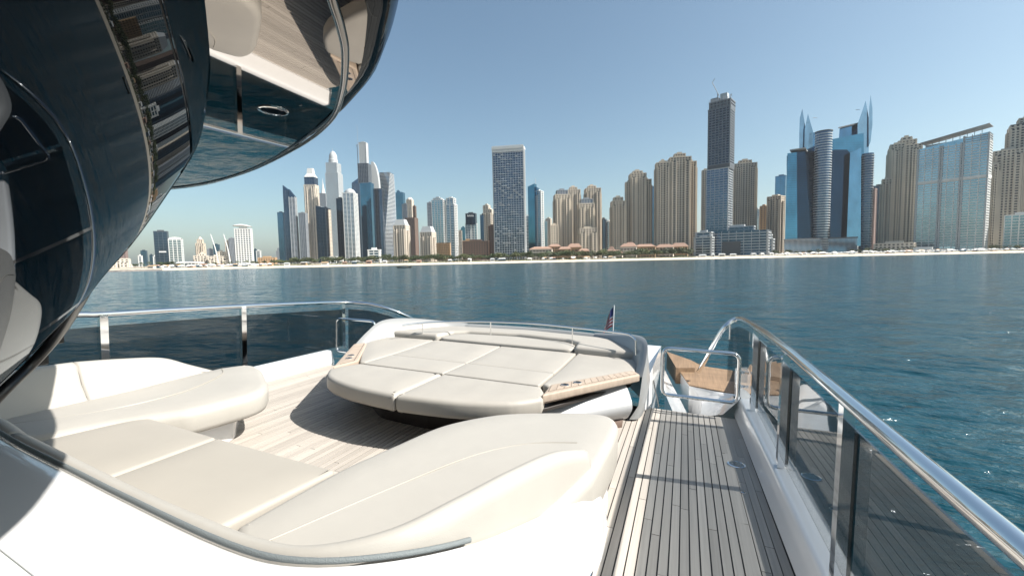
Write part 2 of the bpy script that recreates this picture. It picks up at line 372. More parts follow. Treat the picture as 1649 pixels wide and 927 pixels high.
def block(root, rz, px0, px1, ytop, sty, d, theta, ratio, ybot=None, parapet=True):
    """a storeyed block inside a tower; pixel columns and rows give its size at the tower's distance"""
    yl, yr = ytop if isinstance(ytop, tuple) else (ytop, ytop)
    wd, dp, c, _ = fit(px0, px1, d, theta, ratio)
    zl, zr = zpix(px0, yl, d)-root.location.z, zpix(px1, yr, d)-root.location.z
    z0 = (zpix((px0+px1)/2, ybot, d)-root.location.z) if ybot else 0.
    ca, sa = math.cos(rz), math.sin(rz); dx, dy = c[0]-root.location.x, c[1]-root.location.y
    lx, ly = ca*dx+sa*dy, -sa*dx+ca*dy
    core, fm = STY[sty][:2]
    x0, x1, y0, y1 = lx-wd/2, lx+wd/2, ly-dp/2, ly+dp/2
    mb = MB(); mb.hexa([(x0, y0, z0), (x1, y0, z0), (x1, y1, z0), (x0, y1, z0), (x0, y0, zl), (x1, y0, zr), (x1, y1, zr), (x0, y1, zl)])
    mb.build('window_glass', core, root)
    fb = MB(); zt = min(zl, zr); frame_boxes(fb, wd, dp, z0, zt, sty, lx, ly); fb.build('facade_frame', fm, root)
    if sty in ('beige', 'beige2', 'sandstone') and (px1-px0) > 14:     # projecting bays
        jb = MB(); jg = MB()
        for q in (-.32, .32) if wd < 45 else (-.38, -.02, .36):
            bwid = wd*.2; jg.box(lx+q*wd-bwid/2, lx+q*wd+bwid/2, y0-2.2, y0+.5, z0, zt-6); jg.box(lx+q*wd-bwid/2, lx+q*wd+bwid/2, y1-.5, y1+2.2, z0, zt-6)
            frame_boxes(jb, bwid, dp+4.4, z0, zt-6, sty, lx+q*wd, ly)
        bwid = dp*.3; jg.box(x0-2.2, x1+2.2, ly-bwid/2, ly+bwid/2, z0, zt-9); frame_boxes(jb, wd+4.4, bwid, z0, zt-9, sty, lx, ly)
        jg.build('bay_glass', core, root); jb.build('projecting_bay', fm, root)['kind'] = 'stuff'
    if parapet and zl == zr or abs(zl-zr) < 1.5:
        pb = MB(); e = STY[sty][6]+.25
        pb.box(x0-e, x1+e, y0-e, y1+e, zt-.3, zt+1.3)
        pb.box(lx-wd*.25, lx+wd*.22, ly-dp*.25, ly+dp*.25, zt+1.28, zt+4.2)
        pb.build('roof', fm, root)
    return lx, ly, wd, dp, z0, zl, zr
def tower(name, label, d, theta, blocks, ratio=.7, cat_='tower', group='skyline towers'):
    px0 = min(b[0] for b in blocks); px1 = max(b[1] for b in blocks)
    b0 = blocks[0]; wd, dp, c, rz = fit(b0[0], b0[1], d, theta, ratio)
    root = empty(name, c, rz); tag(root, label, cat_, group); info = []
    for b in blocks:
        wd, dp, c2, rz2 = fit(b[0], b[1], d+(b[5] if len(b) > 5 and b[5] else 0), theta, b[6] if len(b) > 6 else ratio)
        info.append(block(root, rz, b[0], b[1], b[2], b[3], d+(b[5] if len(b) > 5 and b[5] else 0), theta, b[6] if len(b) > 6 else ratio, b[4] if len(b) > 4 else None))
    return root, info
def cyl(root, name, m, x, y, prof, n=20): V_, F_ = lathe(prof, n, (x, y)); return obj(name, V_, F_, m, root, 40)
def mast(root, name, x, y, z0, z1, r=.5, m='pale_grey'): return obj(name, *tube_geo([(x, y, z0), (x, y, z1)], r, 6), m, root)
G_FAR = 'small far towers on the left shore'; G_MAR = 'tall towers of the marina cluster'; G_MID = 'middle blocks along the beach'; G_BEI = 'beige residential towers'; G_R = 'towers of the right shore'
T = tower
# far left
T('apartment_block', 'low rosy brown block partly hidden by the black overhang, far left', 1500, 15, [(150, 172, 400, 'rose')], .8, 'building', G_FAR)
r, i = T('apartment_block', 'rosy brown apartment block with notched crown above the beige mall', 1500, 15, [(188, 207, 401, 'rose'), (190, 195, 397, 'rose'), (198, 205, 398, 'rose')], .8, 'building', G_FAR)
T('shopping_hall', 'long low beige hall behind the left breakwater', 700, 5, [(146, 210, 417, 'sandstone')], .6, 'building', G_FAR)
T('small_tower', 'thin white tower beside a blue grey one, far left', 1300, 15, [(224, 230, 412, 'white_bal')], .8, 'tower', G_FAR)
T('small_tower', 'small blue grey glass tower left of the dark blue slab', 1500, 15, [(228, 239, 404, 'curtain_blue')], .8, 'tower', G_FAR)
T('small_tower', 'short blue and white tower touching the dark blue slab', 1300, 15, [(242, 248, 411, 'curtain_blue'), (248, 254, 413, 'white_bal')], .8, 'tower', G_FAR)
r, i = T('office_slab', 'dark blue glass slab with white sign, tallest at far left', 1050, 12, [(251, 275, 373, 'curtain_navy')], .5, 'tower', G_FAR)
mb = MB(); mb.box(i[0][0]-5, i[0][0]+9, i[0][1]-i[0][3]/2-.8, i[0][1]-i[0][3]/2-.3, i[0][5]*.40, i[0][5]*.40+3); mb.build('sign', 'white_wall', r)
r, i = T('office_tower', 'pale glass tower with rounded white roof right of the dark blue slab', 1000, 14, [(274, 297, 386, 'pale_glass')], .6, 'tower', G_FAR)
x, y, wd, dp, z0, zl, zr = i[0]
obj('roof', [(x-wd/2+wd*k/8, y+s*dp/2, zl+1+5*math.sin(math.pi*(k+1)/10)) for s in (-1, 1) for k in range(9)]+[(x-wd/2+wd*k/8, y+s*dp/2, zl-.5) for s in (-1, 1) for k in range(9)],
    [(k, k+1, 10+k, 9+k) for k in range(8)]+[(k, k+1, 19+k, 18+k) for k in range(8)]+[(9+k, 10+k, 28+k, 27+k) for k in range(8)], 'white_wall', r)
r, i = T('domed_tower', 'beige tower with rounded shoulders left of the white masts', 1300, 15, [(317.5, 332.5, 392, 'beige'), (320, 330, 386, 'beige')], .8, 'tower', G_FAR)
cyl(r, 'dome', 'beige', i[1][0], i[1][1], [(6, i[1][5]), (5, i[1][5]+4), (2.6, i[1][5]+7), (.2, i[1][5]+9)])
T('low_block', 'low beige block at the foot of the domed tower', 900, 10, [(313, 336, 412, 'sandstone'), (322, 331, 409, 'sandstone')], .7, 'building', G_FAR)
T('low_block', 'low pale beige block between the two white masts', 900, 10, [(336, 372, 413, 'sandstone'), (350, 364, 406, 'sandstone')], .7, 'building', G_FAR)
T('small_tower', 'dull grey tower behind the left white mast', 1800, 15, [(335, 344, 401, 'grey'), (345, 356, 394, 'curtain_blue')], .8, 'tower', G_FAR)
T('small_tower', 'pair of pale beige towers left of the sail roofed tower', 1500, 15, [(365, 373, 388, 'sandstone'), (371, 382, 384, 'grey')], .8, 'tower', G_FAR)
r, i = T('sail_roof_tower', 'white gridded tower with tilted sail shaped roof', 900, 10, [(381, 409, 369, 'grid_white')], .6, 'tower', G_FAR)
x, y, wd, dp, z0, zl, zr = i[0]; ro = []
for k in range(9):
    t = k/8; xx = x-wd*.62+wd*1.16*t; zz = zl+5+4*math.sin(math.pi*min(1, t*.9+.1))
    th = .4+3.2*math.sin(math.pi*t)**.7
    ro.append([(xx, y-dp*.6, zz), (xx, y+dp*.6, zz), (xx, y+dp*.6, zz-th), (xx, y-dp*.6, zz-th)])
loft('sail_roof', ro, 'white_wall', r, True, True, True)
T('small_tower', 'small blue glass tower just right of the sail roofed tower', 1500, 15, [(410, 415, 402, 'curtain_blue'), (414, 421, 404, 'white_bal')], .8, 'tower', G_FAR)
T('low_block', 'low peach block right of the sail roofed tower', 1000, 10, [(416, 446, 415, 'tan')], .6, 'building', G_FAR)
T('small_tower', 'small grey stepped tower left of the marina cluster', 1700, 15, [(446, 453, 404, 'grey'), (448, 452, 400, 'grey')], .8, 'tower', G_FAR)
for k, (a, b, lab) in enumerate((((339, 377), (352, 424), 'left of two slender white leaning masts on the shore'), ((360, 377), (371, 424), 'right of two slender white leaning masts on the shore'))):
    p0, p1 = sd(a[0], a[1], 640), sd(b[0], b[1], 640); m_ = (p0+p1)/2+np.array([1.6, 0, 0])
    tag(tube('leaning_mast', cat([p1, m_, p0], 6), [1.0-.05*q for q in range(13)], 'white_wall', None, 6), lab, 'mast', 'leaning white masts')
# marina cluster
T('glass_tower', 'short blue glass tower at the left edge of the marina cluster', 1500, 25, [(451, 463, 343, 'curtain_blue')], .8, group=G_MAR)
r, i = T('wedge_tower', 'blue glass tower with slanted top and curved balcony side', 1350, 22, [(462, 473, (300, 307), 'curtain_navy'), (471, 483, (306, 318), 'grey_bal')], .7, group=G_MAR)
T('apartment_tower', 'dull brown grey tower between the slanted tower and the spired beige one', 1350, 25, [(485, 499, 344, 'grey')], .8, group=G_MAR)
r, i = T('arched_tower', 'beige tower with blue arched top and pointed white cap', 1400, 24, [(496, 519, 300, 'sandstone'), (497, 518.5, 288, 'curtain_navy', 302), (502, 514, 284, 'sandstone', 330)], .8, group=G_MAR)
x, y, wd, dp, z0, zl, zr = i[1]
mb = MB(); a = wd*.46; b = wd*.2
for (w0, w1, h0, h1) in ((.5, .3, 0, .36), (.3, .24, .36, .9)):
    H_ = zpix(507, 272, 1400)-r.location.z-zl
    mb.hexa([(x+sx*wd*w0, y+sy*wd*w0*.9, zl+H_*h0) for sx, sy in ((-1, -1), (1, -1), (1, 1), (-1, 1))]+[(x+sx*wd*w1, y+sy*wd*w1*.9, zl+H_*h1) for sx, sy in ((-1, -1), (1, -1), (1, 1), (-1, 1))])
mb.build('crown', 'white_wall', r)
r, i = T('spire_tower', 'dark tower with thin white pointed spire behind the beige tower', 1900, 20, [(520, 532, 313, 'grey')], .8, group=G_MAR)
cyl(r, 'spire', 'white_wall', i[0][0], i[0][1], [(10, i[0][5]), (5, i[0][5]+22), (1.2, i[0][5]+48), (.3, i[0][5]+66)], 8)
T('office_tower', 'dark glass tower with beige striped right side at cluster foot', 1200, 38, [(513, 536, (332, 336), 'curtain_dark'), (527, 536.3, (333, 338), 'beige2')], .7, group=G_MAR)
r, i = T('domed_skyscraper', 'tall pale grey skyscraper with rounded dome and finial', 1700, 24, [(531, 558, 282, 'ribs_grey'), (532.5, 556, 266, 'ribs_grey', 300)], .9, group=G_MAR)
x, y, wd, dp, z0, zl, zr = i[1]; q = wd*.40
cyl(r, 'dome', 'pale_grey', x, y, [(q, zl), (q*1.02, zl+14), (q*.9, zl+16), (q*.9, zl+26), (q*.78, zl+34), (q*.55, zl+42), (q*.25, zl+47), (.6, zl+49), (.4, zl+58)])
T('office_tower', 'dark slate tower at the foot of the domed skyscraper', 1250, 30, [(546, 559, 321, 'curtain_dark')], .8, group=G_MAR)
r, i = T('dome_roof_tower', 'blue glass tower with white ribs and low white dome', 1250, 22, [(557, 580, 313, 'white_bal'), (560, 577, 312, 'pale_glass', 330)], .9, group=G_MAR)
x, y, wd, dp, z0, zl, zr = i[0]; q = wd*.5
cyl(r, 'dome', 'pale_grey', x, y, [(q, zl), (q*.95, zl+5), (q*.7, zl+10), (q*.3, zl+13.5), (.4, zl+15)])
T('glass_tower', 'dark teal wedge topped tower half hidden behind the crane tower', 1800, 10, [(572, 586, (297, 288), 'curtain_navy')], .8, group=G_MAR)
r, i = T('unfinished_skyscraper', 'tall unfinished skyscraper with bare white core above blue glass', 1350, 22,
         [(585, 607, 297, 'curtain_teal'), (583, 604, 267, 'scaffold', 297), (586, 600.5, 234, 'core', 268)], .8, group=G_MAR)
x, y, wd, dp, z0, zl, zr = i[1]
mast(r, 'crane_mast', x-wd*.62, y-2, z0, zpix(583, 235, 1350)-r.location.z, .9, 'mid_grey')
obj('crane_jib', *tube_geo([(x-wd*.62-4, y-2, zpix(583, 238, 1350)-r.location.z), (x-wd*.62+3, y-2, zpix(583, 236, 1350)-r.location.z)], .8, 6), 'mid_grey', r)
mast(r, 'crane_tip', x-wd*.55, y-2, zpix(583, 234, 1350)-r.location.z, zpix(583, 206, 1350)-r.location.z, .35, 'mid_grey')
r, i = T('curved_edge_tower', 'blue tower with white curved edge leaning beside the unfinished one', 1400, 14, [(604, 622, 306, 'curtain_navy')], .7, group=G_MAR)
x, y, wd, dp, z0, zl, zr = i[0]; H_ = zpix(606, 264, 1400)-r.location.z
ro = []
for k in range(11):
    t = k/10; z = zl+(H_-zl)*t; xr = x-wd/2+wd*.72*math.sqrt(max(0, 1-t*t*.9)); ro.append([(x-wd/2, y-dp/2, z), (xr, y-dp/2, z), (xr, y+dp/2, z), (x-wd/2, y+dp/2, z)])
loft('curved_crown', ro, 'pale_grey', r, False, True, True)
# twisted tower
c = ground(628, 1450, GZ); r = empty('twisted_tower', c, R(YAW+10)); tag(r, 'pale grey tower twisting as it rises, right of the unfinished one', 'tower', G_MAR)
H_ = zpix(628, 281, 1450)-GZ; hw = 17.5; nf = 66
ro = []; fb = MB()
for k in range(nf+1):
    t = k/nf; a = R(75)*t; h = [(hw*(math.cos(a)*sx-math.sin(a)*sy), hw*(math.sin(a)*sx+math.cos(a)*sy)) for sx, sy in ((-1, -1), (1, -1), (1, 1), (-1, 1))]
    ro.append([(p[0], p[1], H_*t) for p in h])
    if k < nf: fb.hexa([(p[0]*1.05, p[1]*1.05, H_*t) for p in h]+[(p[0]*1.05, p[1]*1.05, H_*(t+.45/nf)) for p in h])
loft('window_glass', ro, 'glass_navy', r, False, True, True); fb.build('floor_slab', 'pale_grey', r)
for s in range(4): mast(r, 'roof_mast', -9+6*s, -4+2*s, H_, H_+7, .5)
T('glass_tower', 'teal glass tower right of the twisted tower', 1600, 20, [(641, 656, 312, 'curtain_teal'), (643, 648, 309, 'curtain_teal')], .8, group=G_MAR)
r, i = T('stepped_tower', 'dark and beige stepped tower with arched top', 1350, 25, [(655, 675, 352, 'brown'), (651, 661, 330, 'grey'), (658, 669, 323, 'sandstone'), (668, 673, 333, 'brown')], .8, group=G_MAR)
cyl(r, 'arched_top', 'sand_stone', i[2][0], i[2][1], [(9, i[2][5]), (8, i[2][5]+4), (4.5, i[2][5]+7), (.3, i[2][5]+8)], 12)
def squat(px0, px1, yt, ysh, lab):
    r, i = T('squat_tower', lab, 800, 24, [(px0, px1, ysh, 'sandstone')], .85, 'tower', 'pale squat towers with sloping glass tops')
    x, y, wd, dp, z0, zl, zr = i[0]; H_ = zpix((px0+px1)/2, yt, 800)-r.location.z; mb = MB(); a = .5; b = .34
    mb.hexa([(x+sx*wd*a, y+sy*dp*a, zl) for sx, sy in ((-1, -1), (1, -1), (1, 1), (-1, 1))]+[(x+sx*wd*b, y+sy*dp*b, H_) for sx, sy in ((-1, -1), (1, -1), (1, 1), (-1, 1))]); mb.build('sloping_top', 'pale_grey', r)
squat(636, 661, 354, 364, 'pale squat tower with sloping top below the stepped arched tower')
squat(678, 703, 365, 375, 'pale squat tower with sloping top left of the round tan block')
# middle
T('grey_tower', 'narrow dark grey tower behind the pale ribbed pair', 1150, 15, [(691, 700, 328, 'grey')], .8, group=G_MID)
r, i = T('ribbed_tower', 'left of two tall pale towers with white ribs and glass bays', 950, 22, [(698, 721.5, 324, 'pale_glass'), (701, 716, 321, 'ribs_grey', 345)], .8, group=G_MID)
r, i = T('balcony_tower', 'right of two tall pale towers, striped with white balconies', 950, 22, [(720.5, 738, 331, 'white_bal'), (722, 736, 321, 'white_bal')], .8, group=G_MID)
c = ground(715, 760, GZ); r = empty('round_block', c); tag(r, 'low round tan block between squat tower and balcony tower', 'building', G_MID)
H_ = zpix(715, 391, 760)-GZ; q = 21*760/F/2
cyl(r, 'window_glass', 'glass_window', 0, 0, [(q, 0), (q, H_)], 24); mb = MB()
for k in range(8): V_, F_ = lathe([(q+.5, H_*k/8), (q+.5, H_*(k+.55)/8)], 24); mb.add(V_, F_)
for k in range(24): a = 2*math.pi*k/24; mb.box(q*math.cos(a)-.7, q*math.cos(a)+.7, q*math.sin(a)-.7, q*math.sin(a)+.7, 0, H_)
mb.build('facade_frame', 'tan', r)
T('curved_block', 'wide low brown block left of the tall gridded tower', 800, 8, [(746, 789, 389, 'brown'), (747, 761, 388, 'tan')], .4, 'building', G_MID)
r, i = T('sign_tower', 'pale twin shafted tower with dark sign top', 1050, 12, [(751, 760, 361, 'pale_glass'), (761, 770, 361, 'pale_glass'), (751.5, 769.5, 345, 'curtain_dark', 362)], .7, group=G_MID)
x, y, wd, dp, z0, zl, zr = i[2]; mb = MB()
for k in range(9): mb.box(x-wd*.32+k*wd*.075, x-wd*.32+k*wd*.075+wd*.05, y-dp/2-.8, y-dp/2-.3, zl-7.5, zl-7.5+(3.4 if k % 3 else 4.4))
mb.build('sign_lettering', 'white_wall', r)
T('small_tower', 'small blue and beige tower left of the sign tower', 1150, 18, [(740, 746, 372, 'sandstone'), (744, 751, 367, 'curtain_teal')], .8, group=G_MID)
r, i = T('stepped_beige_tower', 'beige stepped tower with dark glass left side before the gridded tower', 950, 28, [(775, 785, 347, 'curtain_navy'), (781, 798.5, 339, 'sandstone'), (780.5, 791, 332, 'sandstone')], .8, group=G_MID)
T('dark_block', 'dark brown block tight against the gridded tower', 800, 15, [(788, 801, 365, 'brown')], .8, 'building', G_MID)
r, i = T('gridded_tower', 'tall dark tower with fine pale grid and white crown', 720, 10, [(797, 847.5, 247, 'jbr_tower')], .32, group=G_MID)
x, y, wd, dp, z0, zl, zr = i[0]; mb = MB(); H_ = zpix(842, 239, 720)-r.location.z
for k in range(26):
    xx = x-wd/2-.9+k*(wd+1.8)/26
    for s in (-1, 1): mb.box(xx, xx+1.5, y+s*(dp/2+.5)-.6, y+s*(dp/2+.5)+.6, zl-3, H_)
mb.box(x-wd/2-1.4, x+wd/2+1.4, y-dp/2-1.3, y+dp/2+1.3, zl+2, H_-2); mb.build('crown', 'white_wall', r)
mb = MB(); nf = 46
for k in range(nf):
    z = zl*k/nf
    for j in range(4): mb.box(x+wd/2+.8, x+wd/2+1.5, y-dp/2+j*dp/4+.2, y-dp/2+j*dp/4+dp*.17, z+.6, z+3.0)
    for j in range(11):
        if random.random() < .22: mb.box(x-wd/2+j*wd/11+.4, x-wd/2+(j+1)*wd/11-.4, y-dp/2-1.5, y-dp/2-.75, z+.2, z+1.5)
mb.build('balcony', 'pale_grey', r)['kind'] = 'stuff'
r, i = T('antenna_tower', 'blue glass tower with slanted crown and antenna', 900, 24, [(852, 866, (302, 298), 'curtain_teal'), (861, 876, 310, 'white_bal'), (858, 870, (300, 304), 'curtain_blue', 316)], .8, group=G_MID)
mast(r, 'antenna', i[2][0], i[2][1], i[2][5]-4, i[2][5]+14, .5)
T('small_tower', 'narrow pale tower between the gridded and the antenna tower', 1100, 15, [(847, 854, 349, 'white_bal')], .8, group=G_MID)
T('small_tower', 'small beige and blue tower right of the antenna tower', 1000, 20, [(877, 884, 357, 'pale_glass'), (880, 889, 353, 'sandstone')], .8, group=G_MID)
# beige residential towers
B = 'beige'
def crownblocks(a, b, yt, s='beige2'): return []
T('beige_tower', 'low beige block at the left foot of the beige tower pair', 720, -10, [(886, 899, 364, B)], .8, 'tower', G_BEI)
T('beige_tower', 'leftmost beige tower with dark shaded crown', 760, -10, [(893, 919, 316, B), (897, 915, 309, 'grey')], .8, 'tower', G_BEI)  # crown block is beige too; grey style puts its shade into the colour
T('beige_tower', 'beige tower behind the leftmost one, second of four', 840, -10, [(914, 935, 308, B), (918, 930, 304, B)], .8, 'tower', G_BEI)
T('beige_tower', 'shorter beige tower in front, third of four', 750, -10, [(931, 957, 330, B), (935, 955, 323, 'grey'), (931, 962, 369, 'beige2', None, -20)], .8, 'tower', G_BEI)  # upper block in grey to paint in the crown's shade
T('beige_tower', 'tallest beige tower of the left four, bright right side', 840, -10, [(942, 968, 306, B), (947, 960, 302, B)], .8, 'tower', G_BEI)
T('glass_tower', 'narrow dark teal tower between the two beige groups', 850, 24, [(968, 977, 354, 'curtain_navy')], .8, group=G_BEI)
T('small_tower', 'narrow pale tower right of the dark teal one', 850, 24, [(976, 984, 358, 'white_bal')], .8, group=G_BEI)
T('beige_tower', 'medium beige tower left of the stepped beige one', 740, -10, [(984, 1007, 326, B), (988, 1003, 320, 'beige2')], .8, 'tower', G_BEI)
T('beige_tower', 'stepped beige tower with two shoulders in mid skyline', 760, -10, [(1013, 1040, 283, B), (1007, 1020, 296, 'beige2'), (1030, 1048, 292, B), (1018, 1034, 279, 'beige2')], .8, 'tower', G_BEI)
T('glass_tower', 'blue tower glimpsed between the two big beige towers', 1100, 15, [(1046, 1057, 304, 'curtain_blue')], .8, group=G_BEI)
T('beige_tower', 'broadest and tallest beige tower, left of the crane tower', 740, -10, [(1055, 1077, 266, 'beige2'), (1075, 1111, 258, B), (1084, 1102, 252, 'beige2'), (1100, 1119.5, 264, B), (1061, 1072, 263, 'beige2')], .7, 'tower', G_BEI)
# red roofed hotels
def hotel(parts, lab, d=620):
    r = None
    for k, (a, b, ye, yr, dd) in enumerate(parts):
        wd, dp, c, rz = fit(a, b, d+dd, 6, .45)
        if r is None: r = empty('beach_hotel', c, rz); tag(r, lab, 'hotel', 'low red roofed beach hotels')
        ca, sa = math.cos(r.rotation_euler.z), math.sin(r.rotation_euler.z); dx, dy = c[0]-r.location.x, c[1]-r.location.y; x, y = ca*dx+sa*dy, -sa*dx+ca*dy
        ze = zpix((a+b)/2, ye, d+dd)-GZ; zr = zpix((a+b)/2, yr, d+dd)-GZ
        mb = MB(); mb.box(x-wd/2, x+wd/2, y-dp/2, y+dp/2, 0, ze); mb.build('wall', 'tan' if k else 'sand_stone', r)
        wb = MB(); n = max(2, int(wd/4))
        for f_ in range(max(1, int(ze/3.5))):
            for q in range(n): wb.box(x-wd/2+q*wd/n+.7, x-wd/2+(q+1)*wd/n-.7, y-dp/2-.12, y-dp/2+.1, f_*3.5+.9, f_*3.5+2.6)
        w_ = wb.build('windows', 'glass_window', r); w_['kind'] = 'stuff'
        mb = MB(); e = 1.2; ri = min(wd, dp)*.45
        mb.hexa([(x-wd/2-e, y-dp/2-e, ze), (x+wd/2+e, y-dp/2-e, ze), (x+wd/2+e, y+dp/2+e, ze), (x-wd/2-e, y+dp/2+e, ze), (x-wd/2+ri, y-.3, zr), (x+wd/2-ri, y-.3, zr), (x+wd/2-ri, y+.3, zr), (x-wd/2+ri, y+.3, zr)])
        mb.build('roof', 'terracotta', r)
hotel([(853, 890, 401, 397, 0), (884, 903, 397, 393, 8), (900, 920, 401, 397, 0), (914, 937, 398, 392, 6), (932, 949, 404, 400, -4)], 'low beach hotel with red roofs below the left beige towers')
hotel([(972, 1003, 408, 402, 0), (980, 989, 403, 397, 5)], 'small low beach building with red roof between two hotels', 600)
hotel([(999, 1026, 397, 392, 0), (1008, 1022, 394, 390, 6), (1022, 1056, 397, 393, 0)], 'low beach hotel with red roofs under the stepped beige tower')
hotel([(1056, 1085, 398, 393, 0), (1080, 1108, 397, 391, 4)], 'low beach hotel with red roofs under the broadest beige tower')
# right shore
T('beige_tower', 'beige tower seen on both sides behind the crane tower', 820, -6, [(1129, 1140, 277, 'beige2'), (1178, 1215.5, 267, 'beige2'), (1187, 1207, 262, 'beige2')], .5, 'tower', G_R)
r, i = T('unfinished_tower', 'dark unfinished tower with glazed lower half and rooftop cranes', 690, 16, [(1136, 1178, 276, 'low_glazed', None), (1138.5, 1179, 183, 'scaffold', 269), (1140, 1179.5, 172, 'scaffold', 186)], .75, group=G_R)
x, y, wd, dp, z0, zl, zr = i[2]; mb = MB()
h1 = zpix(1160, 159, 690)-r.location.z
mb.box(x-wd*.06, x+wd*.28, y-dp*.2, y+dp*.2, zl, h1); mb.build('core_top', 'pale_grey', r)
mb = MB(); mb.box(x-wd*.48, x-wd*.1, y-dp*.4, y+dp*.1, zl, zl+7); 
for k in range(16): mb.box(x-wd*.52+k*wd*.068, x-wd*.52+k*wd*.068+.5, y-dp/2-1.6, y-dp/2-.8, zl-10, zl+random.uniform(1, 6))
mb.build('scaffolding', 'mid_grey', r)
x2, y2, w2, d2, _, zz, _ = i[1]; mb = MB(); mb.box(x2-w2*.53, x2+w2*.53, y2-d2*.53, y2+d2*.53, i[0][5]-1, i[0][5]+7); mb.build('transfer_floor', 'dark_frame', r)
obj('crane', *tube_geo([(x-wd*.22, y, zl+3), (x-wd*.22, y, zl+16)], .8, 6), 'mid_grey', r)
obj('crane_jib', *tube_geo([(x-wd*.16, y, zl+12), (x-wd*.5, y, zl+35), (x-wd*.38, y, zl+40)], .45, 5), 'concrete', r)
obj('crane', *tube_geo([(x+wd*.36, y, zl+1), (x+wd*.44, y, zl+10)], .6, 6), 'mid_grey', r)
r, i = T('terraced_podium', 'stepped white terraces at the foot of the crane tower', 670, 10,
  [(1128, 1240, 372, 'terrace'), (1119, 1148, 383, 'terrace', None, -12, .6), (1121, 1146, 375, 'terrace', None, -8, .5), (1160, 1215, 366, 'low_glazed', None, 2, .3), (1205, 1246, 386, 'terrace', None, -12, .6), (1214, 1242, 379, 'terrace', None, -8, .5)], .35, 'building', G_R)
mb = MB(); x, y, wd, dp, z0, zl, zr = i[0]; mb.box(x-wd*.15, x+wd*.12, y-dp/2-2.4, y-dp/2-1, 2, zl*.55); mb.build('dark_entrance', 'dark_frame', r)
T('small_tower', 'small pale blue tower right of the crane tower', 1100, 15, [(1215, 1223, 338, 'pale_glass')], .8, group=G_R)
T('small_tower', 'yellow ochre tower between beige and glass towers', 900, 20, [(1223, 1235, 333, 'tan')], .8, group=G_R)
T('grey_tower', 'grey beige tower left of the twin glass towers', 800, 24, [(1234, 1262, 318, 'beige2')], .8, group=G_R)
T('glass_tower', 'blue glass tower rising behind the grey beige one', 950, 18, [(1246, 1266, 286, 'curtain_blue')], .8, group=G_R)
